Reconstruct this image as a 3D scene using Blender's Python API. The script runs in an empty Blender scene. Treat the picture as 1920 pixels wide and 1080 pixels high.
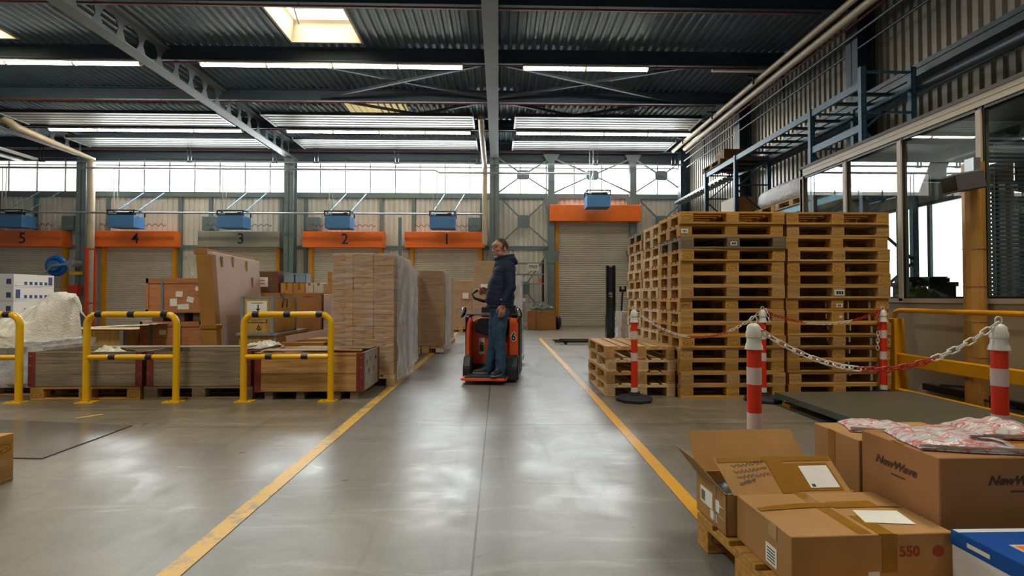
import bpy, bmesh, math, random
from mathutils import Vector, Matrix, noise, Euler
R = math.radians
random.seed(7)
scene = bpy.context.scene
COL = scene.collection

# ------------------------------------------------------------------ camera, world, exposure
cam_d = bpy.data.cameras.new('camera'); cam = bpy.data.objects.new('camera', cam_d); COL.objects.link(cam)
cam_d.sensor_width = 36.0; cam_d.lens = 18.0; cam_d.clip_start = 0.05; cam_d.clip_end = 200
cam.location = (0, 0, 1.14); cam.rotation_euler = (R(91.07), 0, R(-1.49))
scene.camera = cam
scene.view_settings.view_transform = 'Standard'; scene.view_settings.look = 'None'
scene.view_settings.exposure = 0.0; scene.view_settings.gamma = 1.0; scene.view_settings.use_curve_mapping = False
world = bpy.data.worlds.new('overcast_sky'); scene.world = world; world.use_nodes = True
bg = world.node_tree.nodes['Background']; bg.inputs[0].default_value = (0.85, 0.93, 1.0, 1); bg.inputs[1].default_value = 0.17

def area(name, loc, sx, sy, power, col, rot=(0, 0, 0), spread=180):
    l = bpy.data.lights.new(name, 'AREA'); l.shape = 'RECTANGLE'; l.size = sx; l.size_y = sy
    l.energy = power; l.color = col; l.spread = R(spread)
    o = bpy.data.objects.new(name, l); COL.objects.link(o); o.location = loc; o.rotation_euler = rot
    return o
SKYLIGHTS_AND_FILL = [(-4.17, 11.55), (-12.35, 11.55), (-4.17, 3.0), (-12.35, 3.0), (3.9, 3.0), (-4.17, -2.6), (3.9, -2.6)]  # only the far pair is in view; the nearer ones are added to light the front
for i, (sx, sy) in enumerate(SKYLIGHTS_AND_FILL):          # daylight through the far roof lights, and added fill from the nearer ones
    area('skylight_and_fill_light', (sx, sy, 7.80), 1.4, 1.4, 210 if sy > 8 else (235 if sy > 0 else 60), (1.0, 0.95, 0.85), spread=112 if sy > 8 else 165)
for gx0 in (-15.9, -7.9, 0.1):                     # daylight entering through the clerestory band
    area('clerestory_daylight', (gx0 + 3.7, 20.62, 6.1), 7.2, 1.25, 380, (0.86, 0.94, 1.0), (R(-62), 0, 0), 150)
# (aimed into the hall, downwards)

# ------------------------------------------------------------------ materials
def lin(c):
    if isinstance(c, str):
        c = tuple(int(c[i:i + 2], 16) / 255 for i in (0, 2, 4))
    return tuple((x / 12.92 if x <= 0.04045 else ((x + 0.055) / 1.055) ** 2.4) for x in c) + (1.0,)

def nm(name):
    m = bpy.data.materials.new(name); m.use_nodes = True
    nt = m.node_tree; return m, nt, nt.nodes['Principled BSDF']

def N(nt, typ, **kw):
    n = nt.nodes.new(typ)
    for k, v in kw.items(): setattr(n, k, v)
    return n

def coords(nt, scale=(1, 1, 1), kind='Object', rot=(0, 0, 0)):
    tc = N(nt, 'ShaderNodeTexCoord'); mp = N(nt, 'ShaderNodeMapping')
    nt.links.new(tc.outputs[kind], mp.inputs[0]); mp.inputs['Scale'].default_value = scale
    mp.inputs['Rotation'].default_value = rot
    return mp.outputs[0]

def mixrgb(nt, fac, a, b, mode='MIX'):
    n = N(nt, 'ShaderNodeMix', data_type='RGBA', blend_type=mode)
    for sock, v in ((n.inputs['Factor'], fac), (n.inputs[6], a), (n.inputs[7], b)):
        if hasattr(v, 'is_linked') or hasattr(v, 'links'): nt.links.new(v, sock)
        elif isinstance(v, (int, float)): sock.default_value = v
        else: sock.default_value = v
    return n.outputs[2]

def ramp(nt, fac, stops):
    n = N(nt, 'ShaderNodeValToRGB'); nt.links.new(fac, n.inputs[0])
    cr = n.color_ramp
    while len(cr.elements) < len(stops): cr.elements.new(0.5)
    for e, (p, v) in zip(cr.elements, stops):
        e.position = p; e.color = (v, v, v, 1) if isinstance(v, (int, float)) else v
    return n.outputs[0]

def math_(nt, op, a, b=None, c=None):
    n = N(nt, 'ShaderNodeMath', operation=op)
    for i, v in enumerate((a, b, c)):
        if v is None: continue
        if isinstance(v, (int, float)): n.inputs[i].default_value = v
        else: nt.links.new(v, n.inputs[i])
    return n.outputs[0]

def noise_t(nt, vec, scale, detail=4, rough=.55, dist=0.0):
    n = N(nt, 'ShaderNodeTexNoise'); nt.links.new(vec, n.inputs['Vector'])
    n.inputs['Scale'].default_value = scale; n.inputs['Detail'].default_value = detail
    n.inputs['Roughness'].default_value = rough; n.inputs['Distortion'].default_value = dist
    return n.outputs[0]

def bump(nt, bsdf, h, strength=.2, dist=.01):
    b = N(nt, 'ShaderNodeBump'); b.inputs['Strength'].default_value = strength; b.inputs['Distance'].default_value = dist
    nt.links.new(h, b.inputs['Height']); nt.links.new(b.outputs[0], bsdf.inputs['Normal'])

def plain(name, col, rough=.5, metal=0.0, var=.12, nscale=6, bmp=0.0, rnd=0.0, spec=.5):
    m, nt, b = nm(name)
    v = coords(nt)
    f = noise_t(nt, v, nscale, 5, .6)
    c = lin(col); d = tuple(x * (1 - 2.2 * var) for x in c[:3]) + (1,); e = tuple(min(1, x * (1 + var)) for x in c[:3]) + (1,)
    out = ramp(nt, f, [(.25, d), (.7, e)])
    if rnd:
        oi = N(nt, 'ShaderNodeObjectInfo')
        k = math_(nt, 'MULTIPLY_ADD', oi.outputs['Random'], 2 * rnd, 1 - rnd)
        cb = N(nt, 'ShaderNodeCombineColor')
        for i in range(3): nt.links.new(k, cb.inputs[i])
        out = mixrgb(nt, 1.0, out, cb.outputs[0], 'MULTIPLY')
    nt.links.new(out, b.inputs['Base Color'])
    b.inputs['Roughness'].default_value = rough; b.inputs['Metallic'].default_value = metal
    b.inputs['Specular IOR Level'].default_value = spec
    if bmp: bump(nt, b, noise_t(nt, v, nscale * 6, 4), bmp, .004)
    return m

def wood(name, c1, c2, axis='x', rnd=.18, stamp=False, rough=.75, knots=True, planks=0):
    m, nt, b = nm(name)
    sc = {'x': (1.2, 22, 22), 'y': (22, 1.2, 22), 'z': (22, 22, 1.2)}[axis]
    oi = N(nt, 'ShaderNodeObjectInfo')
    tc = N(nt, 'ShaderNodeTexCoord')
    add = N(nt, 'ShaderNodeVectorMath', operation='ADD'); nt.links.new(tc.outputs['Object'], add.inputs[0])
    k3 = math_(nt, 'MULTIPLY', oi.outputs['Random'], 31.0); cmb = N(nt, 'ShaderNodeCombineXYZ')
    for i in range(3): nt.links.new(k3, cmb.inputs[i])
    nt.links.new(cmb.outputs[0], add.inputs[1])
    mp = N(nt, 'ShaderNodeMapping'); nt.links.new(add.outputs[0], mp.inputs[0]); mp.inputs['Scale'].default_value = sc
    f = noise_t(nt, mp.outputs[0], 1.6, 6, .65, .6)
    col = ramp(nt, f, [(.3, lin(c1)), (.62, lin(c2))])
    big = noise_t(nt, add.outputs[0], 3.0, 3)
    col = mixrgb(nt, math_(nt, 'MULTIPLY', big, .35), col, mixrgb(nt, .5, lin(c1), (0.05, 0.035, 0.02, 1)))
    if knots:
        vo = N(nt, 'ShaderNodeTexVoronoi'); nt.links.new(mp.outputs[0], vo.inputs['Vector']); vo.inputs['Scale'].default_value = .42
        kn = ramp(nt, vo.outputs[0], [(.05, 1.0), (.13, 0.0)])
        col = mixrgb(nt, math_(nt, 'MULTIPLY', kn, .6), col, lin('4a2c14'))
    if planks:
        sp = N(nt, 'ShaderNodeSeparateXYZ'); nt.links.new(tc.outputs['Object'], sp.inputs[0])
        fr = math_(nt, 'FRACT', math_(nt, 'MULTIPLY', sp.outputs[2], 1.0 / planks))
        ln = math_(nt, 'LESS_THAN', fr, .035)
        col = mixrgb(nt, math_(nt, 'MULTIPLY', ln, .8), col, lin('2a1c10'))
    if stamp:     # burnt oval marks on the block faces
        sp = N(nt, 'ShaderNodeSeparateXYZ'); nt.links.new(tc.outputs['Object'], sp.inputs[0])
        sn = N(nt, 'ShaderNodeSeparateXYZ'); nt.links.new(tc.outputs['Normal'], sn.inputs[0])
        ny = math_(nt, 'GREATER_THAN', math_(nt, 'ABSOLUTE', sn.outputs[1]), .6)
        ex = math_(nt, 'POWER', math_(nt, 'DIVIDE', sp.outputs[0], .052), 2.0)
        ez = math_(nt, 'POWER', math_(nt, 'DIVIDE', sp.outputs[2], .028), 2.0)
        r = math_(nt, 'SQRT', math_(nt, 'ADD', ex, ez))
        ring = math_(nt, 'LESS_THAN', math_(nt, 'ABSOLUTE', math_(nt, 'SUBTRACT', r, 1.0)), .10)
        inn = math_(nt, 'LESS_THAN', r, .72)
        nz = noise_t(nt, coords(nt, (60, 1, 110)), 1.0, 1)
        glyph = math_(nt, 'MULTIPLY', inn, math_(nt, 'GREATER_THAN', nz, .56))
        s = math_(nt, 'MAXIMUM', ring, glyph)
        s = math_(nt, 'MULTIPLY', math_(nt, 'MULTIPLY', s, ny), math_(nt, 'MULTIPLY', oi.outputs['Random'], .7))
        col = mixrgb(nt, s, col, lin('3a2412'))
    k = math_(nt, 'MULTIPLY_ADD', oi.outputs['Random'], 2 * rnd, 1 - rnd)
    cb = N(nt, 'ShaderNodeCombineColor')
    for i in range(3): nt.links.new(k, cb.inputs[i])
    col = mixrgb(nt, 1.0, col, cb.outputs[0], 'MULTIPLY')
    nt.links.new(col, b.inputs['Base Color']); b.inputs['Roughness'].default_value = rough
    b.inputs['Specular IOR Level'].default_value = .25
    bump(nt, b, f, .25, .003)
    return m

def emis(name, col, strength, base='ffffff'):
    m, nt, b = nm(name)
    b.inputs['Base Color'].default_value = lin(base); b.inputs['Emission Color'].default_value = lin(col)
    b.inputs['Emission Strength'].default_value = strength; b.inputs['Roughness'].default_value = .6
    return m

def film(name, op0=.10, op1=.75, scale=(3, 3, 26), col='e8eef2', rough=.18, bs=.5):
    m, nt, b = nm(name)
    v = coords(nt, scale)
    f = noise_t(nt, v, 1.4, 5, .65, 1.2)
    b.inputs['Base Color'].default_value = lin(col); b.inputs['Roughness'].default_value = rough
    b.inputs['Specular IOR Level'].default_value = .9
    f2 = noise_t(nt, coords(nt, (9, 9, 14)), 1.5, 5, .6, 2.0)
    bump(nt, b, f2, bs, .03)
    tr = N(nt, 'ShaderNodeBsdfTransparent'); mx = N(nt, 'ShaderNodeMixShader')
    fac = ramp(nt, f, [(.42, op0), (.72, op1)])
    nt.links.new(fac, mx.inputs[0]); nt.links.new(tr.outputs[0], mx.inputs[1]); nt.links.new(b.outputs[0], mx.inputs[2])
    nt.links.new(mx.outputs[0], nt.nodes['Material Output'].inputs[0])
    return m

def glass(name, tint='e6eeea', k=1.9):
    m, nt, b = nm(name)
    nt.nodes.remove(b)
    fr = N(nt, 'ShaderNodeLayerWeight'); fr.inputs[0].default_value = .5
    f = math_(nt, 'MINIMUM', math_(nt, 'MULTIPLY', math_(nt, 'MULTIPLY_ADD', math_(nt, 'POWER', fr.outputs[1], 5.0), .96, .04), k), 1.0)
    tr = N(nt, 'ShaderNodeBsdfTransparent'); tr.inputs[0].default_value = lin(tint)
    gl = N(nt, 'ShaderNodeBsdfGlossy'); gl.inputs['Roughness'].default_value = .01
    mx = N(nt, 'ShaderNodeMixShader'); nt.links.new(f, mx.inputs[0]); nt.links.new(tr.outputs[0], mx.inputs[1]); nt.links.new(gl.outputs[0], mx.inputs[2])
    nt.links.new(mx.outputs[0], nt.nodes['Material Output'].inputs[0])
    return m

def carton(name, c, rnd=.08):
    m, nt, b = nm(name)
    v = coords(nt, (1, 1, 1))
    fl = noise_t(nt, coords(nt, (3, 3, 60)), 2.0, 3)
    big = noise_t(nt, v, 2.4, 3)
    cc = lin(c); dk = tuple(x * .72 for x in cc[:3]) + (1,)
    col = ramp(nt, big, [(.3, dk), (.65, cc)])
    col = mixrgb(nt, math_(nt, 'MULTIPLY', fl, .16), col, dk)
    oi = N(nt, 'ShaderNodeObjectInfo'); k = math_(nt, 'MULTIPLY_ADD', oi.outputs['Random'], 2 * rnd, 1 - rnd)
    cb = N(nt, 'ShaderNodeCombineColor')
    for i in range(3): nt.links.new(k, cb.inputs[i])
    col = mixrgb(nt, 1.0, col, cb.outputs[0], 'MULTIPLY')
    nt.links.new(col, b.inputs['Base Color']); b.inputs['Roughness'].default_value = .7; b.inputs['Specular IOR Level'].default_value = .3
    bump(nt, b, fl, .12, .002)
    return m

def floor_mat():
    m, nt, b = nm('worn_concrete')
    tc = N(nt, 'ShaderNodeTexCoord'); sp = N(nt, 'ShaderNodeSeparateXYZ'); nt.links.new(tc.outputs['Object'], sp.inputs[0])
    v = tc.outputs['Object']
    big = noise_t(nt, v, .55, 5, .6, .4); mid = noise_t(nt, v, 2.6, 6, .65, .8); fine = noise_t(nt, v, 38, 4, .7)
    # trodden aisle greyer, bays browner: dusty coat plus the light's tint painted in
    ax = math_(nt, 'ADD', math_(nt, 'ABSOLUTE', math_(nt, 'ADD', sp.outputs[0], .13)), math_(nt, 'MULTIPLY_ADD', mid, .25, -.12))
    lane = ramp(nt, ax, [(.0, 0.0), (.0, 0.0)])
    lane = N(nt, 'ShaderNodeMapRange'); nt.links.new(ax, lane.inputs[0])
    lane.inputs[1].default_value = 1.1; lane.inputs[2].default_value = 1.5
    near = N(nt, 'ShaderNodeMapRange'); nt.links.new(sp.outputs[1], near.inputs[0]); near.inputs[1].default_value = 3.6; near.inputs[2].default_value = 5.2
    lanef = math_(nt, 'MULTIPLY', lane.outputs[0], math_(nt, 'MULTIPLY_ADD', near.outputs[0], .55, .45))
    grey = ramp(nt, big, [(.3, lin('4f504c')), (.7, lin('807e78'))])
    brown = ramp(nt, big, [(.3, lin('57492f')), (.7, lin('78684a'))])
    col = mixrgb(nt, lanef, grey, brown)
    st = ramp(nt, mid, [(.35, 0.0), (.55, .1), (.8, .3)])
    col = mixrgb(nt, st, col, lin('4f4b44'))
    col = mixrgb(nt, math_(nt, 'MULTIPLY', fine, .25), col, lin('b2aea4'))
    # streaks left by tyres, along the aisle
    tyre = noise_t(nt, coords(nt, (7, .35, 1)), 1.0, 4, .6, .3)
    col = mixrgb(nt, ramp(nt, tyre, [(.55, 0.0), (.75, .38)]), col, lin('3d3c3a'))
    sw = noise_t(nt, coords(nt, (1.1, 5.0, 1), rot=(0, 0, R(25))), 1.3, 5, .6, 1.0)
    col = mixrgb(nt, ramp(nt, sw, [(.56, 0.0), (.72, .3)]), col, lin('b9b7ae'))
    # expansion joints
    j1 = math_(nt, 'LESS_THAN', math_(nt, 'ABSOLUTE', math_(nt, 'ADD', sp.outputs[0], .11)), .005)
    fy = math_(nt, 'ABSOLUTE', math_(nt, 'SUBTRACT', math_(nt, 'MODULO', math_(nt, 'ADD', sp.outputs[1], 100.0 - 4.6 + 3.0), 6.0), 3.0))
    fy = math_(nt, 'ABSOLUTE', math_(nt, 'SUBTRACT', math_(nt, 'FLOORED_MODULO', math_(nt, 'ADD', sp.outputs[1], 3.0 - 4.6), 6.0), 3.0))
    j2 = math_(nt, 'LESS_THAN', fy, .005)
    j = math_(nt, 'MAXIMUM', j1, j2)
    col = mixrgb(nt, math_(nt, 'MULTIPLY', j, .85), col, lin('1c1a18'))
    nt.links.new(col, b.inputs['Base Color'])
    rg = ramp(nt, mid, [(.3, .27), (.7, .42)])
    nt.links.new(rg, b.inputs['Roughness'])
    b.inputs['Specular IOR Level'].default_value = .55
    hh = math_(nt, 'ADD', math_(nt, 'MULTIPLY', fine, .3), mid)
    bump(nt, b, hh, .06, .01)
    return m

def painted_line(name, c, wear=.5):
    m, nt, b = nm(name)
    v = coords(nt); f = noise_t(nt, v, 9, 6, .7, .5); g = noise_t(nt, v, 1.1, 3)
    k = ramp(nt, math_(nt, 'ADD', f, math_(nt, 'MULTIPLY_ADD', g, .5, -.25)), [(wear, 1.0), (wear + .12, 0.25)])
    col = mixrgb(nt, k, lin('8d8470'), lin(c)); nt.links.new(col, b.inputs['Base Color']); b.inputs['Roughness'].default_value = .42
    return m

M = {}
M['floor'] = floor_mat()
M['line'] = painted_line('yellow_floor_paint', 'd59a12', .58)
M['line_worn'] = painted_line('worn_yellow_floor_paint', 'dcae4a', .5)
M['deck'] = plain('dark_blue_grey_roof_sheet', '5c7282', .45, .3, .12, 2)
M['beam'] = plain('dark_slate_beam_paint', '3c4a55', .5, .1, .1, 3)
M['girder'] = plain('grey_girder_paint', '70787a', .5, .05, .06, 3)
M['column'] = plain('green_grey_column_paint', '6f7e80', .5, .0, .08, 3)
M['clad'] = plain('beige_wall_sheet', 'dedace', .5, .0, .07, 1.5)
M['clad_r'] = plain('shade_toned_wall_sheet', '8f897c', .38, .3, .12, 1.2)  # wall sheet toned darker in its colour to stand for the light falling off here
M['shutter'] = plain('beige_grey_shutter', 'd2cabb', .42, .05, .06, 2)
M['orange'] = plain('orange_paint', 'f47420', .45, 0, .05, 2)
M['grey_hood'] = plain('grey_hood_paint', '9a9888', .5, 0, .05, 2)
M['yellow'] = plain('yellow_barrier_paint', 'f2b705', .3, 0, .04, 4)
M['yellow_dull'] = plain('ochre_yellow_paint', 'e09a08', .45, 0, .08, 3)
M['black'] = plain('black_plastic', '14161a', .4, 0, .1, 6)
M['black_gloss'] = plain('gloss_black', '101216', .2, 0, .05, 6)
M['rubber'] = plain('dark_rubber', '24262a', .75, 0, .15, 8, .2)
M['blue'] = plain('blue_motor_paint', '4a7fb5', .45, .1, .06, 3)
M['blue_bright'] = plain('bright_blue_plastic', '0b62b8', .35, 0, .06, 3)
M['rack'] = plain('blue_grey_rack_steel', '2f5266', .45, .2, .1, 5)
M['rack_light'] = plain('pale_blue_rack_beam', '6fa0c0', .45, .1, .08, 5)
M['white'] = plain('white_plastic', 'ded9c9', .45, 0, .04, 5)
M['white_paper'] = plain('white_paper', 'ece8dc', .7, 0, .04, 9)
M['red'] = plain('red_orange_plastic', 'dc3005', .4, 0, .05, 5)
M['red_chain'] = plain('red_chain_plastic', 'b2281a', .4, 0, .05, 5)
M['pink_white'] = plain('reflective_pale_band', 'd8c0b8', .4, 0, .05, 5)
M['galv'] = plain('galvanised_steel', 'a4aaac', .35, .6, .1, 6)
M['steel_dark'] = plain('dark_steel', '3a4042', .4, .6, .15, 5)
M['pipe_beige'] = plain('beige_pipe_paint', 'b5a68c', .45, 0, .06, 3)
M['pipe_red'] = plain('dull_red_pipe_paint', '6e2f24', .5, 0, .1, 3)
M['red_paint'] = plain('fire_red_paint', 'c33413', .4, 0, .08, 3)
M['radiant'] = plain('pale_radiant_panel', '8f9492', .4, .0, .04, 2)
M['tube'] = emis('lit_fluorescent_tube', 'fff4de', 38.0)
M['window'] = emis('bright_clerestory_pane', 'fff8ea', 2.6)
M['window_low'] = emis('bright_exterior_pane', 'fbf8ee', 2.4)
M['skypane'] = emis('bright_skylight_pane', 'fff6e0', 2.2)
M['shaft'] = plain('white_skylight_shaft', 'b5ab92', .6, 0, .03, 2)
M['translucent'] = emis('daylit_translucent_sheet', 'd8c48c', .75, 'c8b890')
M['glass'] = glass('office_glass')
M['office_frame'] = plain('beige_office_frame', 'b5a78d', .45, 0, .04, 3)
M['office_panel'] = plain('beige_office_panel', 'a89a7e', .5, 0, .06, 2)
M['office_roof'] = plain('dark_office_roof', '4e4a42', .6, 0, .1, 3)
M['office_in'] = plain('grey_office_lining', '6e7672', .6, 0, .06, 2)
M['post_wood'] = plain('ochre_post_paint', 'b9853a', .5, 0, .1, 4)
M['pal_a'] = wood('pine_pallet_boards', 'a87c48', 'd3a66a')
M['pal_ab'] = wood('pine_pallet_blocks', 'a2763f', 'cd9f60', stamp=True, knots=False)
M['pal_b'] = wood('golden_pallet_boards', 'a8742c', 'd29f50')
M['pal_bb'] = wood('golden_pallet_blocks', 'a37029', 'cb984c', stamp=True, knots=False)
M['pal_c'] = wood('weathered_pallet_boards', '6e5c44', '988264')
M['pal_cb'] = wood('weathered_pallet_blocks', '675440', '8d7658', stamp=True, knots=False)
M['pal_p'] = wood('pale_new_pallet_boards', 'c2a070', 'e6c796')
M['pal_pb'] = wood('pale_new_pallet_blocks', 'bb9866', 'dfbe8b', stamp=True, knots=False)
M['crate_grey'] = wood('grey_weathered_planks', '746653', 'a8967c', 'x', .06, planks=.13)
M['crate_side'] = plain('grey_white_stencilled_panel', '9a9488', .65, 0, .12, 3)
M['crate_gold'] = wood('golden_planks', 'a8763f', 'd9ab68', 'x', .06, planks=.2)
M['ply'] = wood('pinkish_plywood', 'a8673c', 'c98a5e', 'x', .05, knots=False)
M['ply_yellow'] = wood('yellow_plywood', 'a97b3a', 'd3aa62', 'z', .05, knots=False)
M['ply_dark'] = wood('dark_brown_plywood', '55402e', '7a6048', 'x', .05)
M['wood_strip'] = wood('pale_batten', 'b58c4c', 'd8b470', 'x', .05, knots=False)
M['rust'] = plain('red_brown_corner_steel', '84382a', .5, .2, .12, 6)
M['card'] = carton('brown_cardboard', 'b88a52')
M['card_in'] = carton('inner_brown_cardboard', 'bd8c4e', .03)
M['card_warm'] = carton('warm_brown_cardboard', 'b27e4c', .03)
M['card_y'] = carton('yellowish_cardboard', 'c4924c')
M['card_dk'] = carton('dark_brown_cardboard', '8f6238')
M['tape'] = plain('brown_packing_tape', '9a6a1e', .22, 0, .08, 12)
M['tape_clear'] = plain('glossy_clear_brown_tape', 'b08850', .15, 0, .06, 12)
M['ink'] = plain('black_ink', '2a2420', .6, 0, .1, 20)
M['ink_dk'] = plain('dark_brown_ink', '4a3424', .6, 0, .1, 20)
M['ink_red'] = plain('red_ink', 'a83a24', .6, 0, .1, 20)
M['ink_blue'] = plain('blue_ink', '2f3f74', .6, 0, .1, 20)
M['film'] = film('clear_stretch_film', .05, .45, (2.0, 2.0, 22), 'eceeee', .16, .5)
M['film_heavy'] = film('cloudy_stretch_film', .35, .85, (3, 3, 1.2), 'dfe6ee', .16, .4)
M['film_heap'] = film('crumpled_milky_film', .8, 1.0, (4, 4, 5), 'e6dfc9', .25, .6)
M['film_silver'] = film('silvery_bubble_film', .85, 1.0, (4, 30, 30), 'd6d8d6', .2, .8)
M['bag'] = plain('glossy_white_poly_bag', 'd8d2cc', .18, 0, .05, 5)
def bag_mat():
    m, nt, b = nm('white_bag_with_red_print')
    f = noise_t(nt, coords(nt, (6, 16, 6)), 1.3, 3, .5, 1.5)
    col = ramp(nt, f, [(.46, lin('cdc8c4')), (.54, lin('cc5f54')), (.60, lin('d6ccc6'))])
    nt.links.new(col, b.inputs['Base Color']); b.inputs['Roughness'].default_value = .2
    bump(nt, b, noise_t(nt, coords(nt, (14, 30, 14)), 1.0, 4, .6, 1.0), .6, .02)
    return m
M['bag_print'] = bag_mat()
M['bag_red'] = plain('pink_red_bag_print', 'd2564a', .25, 0, .15, 14)
M['panel_pink'] = plain('pale_pinkish_board', 'c9b2a4', .6, 0, .06, 1.6)
M['panel_edge'] = carton('cardboard_edge', 'a87638', .03)
M['truck'] = plain('truck_orange_paint', 'e8581c', .35, 0, .05, 3)
M['truck_black'] = plain('charcoal_truck_plastic', '1b1e24', .45, 0, .08, 6)
M['green'] = plain('green_tarp', '47543c', .7, 0, .2, 8, .3)
M['mat'] = plain('dark_steel_floor_sheet', '6c675e', .25, .35, .15, 2)
M['scale'] = plain('olive_grey_platform_paint', '5e5946', .5, .05, .08, 2)
M['scale_edge'] = plain('grey_green_channel_steel', '5a6a66', .45, .3, .1, 4)
M['skin'] = plain('skin', 'c08a72', .5, 0, .06, 30)
M['hoodie'] = plain('navy_hoodie_cotton', '18243c', .85, 0, .12, 30, .15)
M['jeans'] = plain('blue_denim', '2c4a62', .8, 0, .14, 14, .2)
M['hair'] = plain('short_brown_hair', '4a382c', .7, 0, .25, 60, .4)
M['shoe'] = plain('dark_shoe_leather', '1c1f26', .55, 0, .1, 20)
M['sole'] = plain('grey_shoe_sole', '7d8086', .6, 0, .05, 20)
M['mirror'] = plain('mirror_face', 'dfe6e4', .08, .9, 0.0, 2)
M['blind'] = plain('grey_blue_blind_slat', 'a4b4be', .5, 0, .05, 4)
M['leaf'] = plain('green_cloth', '5a7a30', .7, 0, .2, 10)
M['teal'] = plain('teal_folder', '2a8c92', .4, 0, .05, 4)
M['wbox'] = plain('white_carton', 'd5d6d2', .55, 0, .04, 4)
M['wbox_cream'] = plain('cream_carton', 'c9c0aa', .55, 0, .04, 4)
M['poly_blue'] = plain('pale_blue_crate_plastic', '8fa4b4', .4, 0, .06, 6)
M['print_blue'] = plain('blue_box_print', '0a4f9e', .35, 0, .05, 4)
M['red_badge'] = plain('red_badge', 'b8322a', .5, 0, .1, 4)
M['duct'] = plain('dark_wall_duct', '3c4850', .4, .3, .1, 4)
M['tray'] = plain('pale_cable_tray', 'b0b8bc', .35, .5, .1, 4)
M['screen'] = plain('grey_camera_housing', '6a6660', .4, .2, .06, 6)

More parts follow.
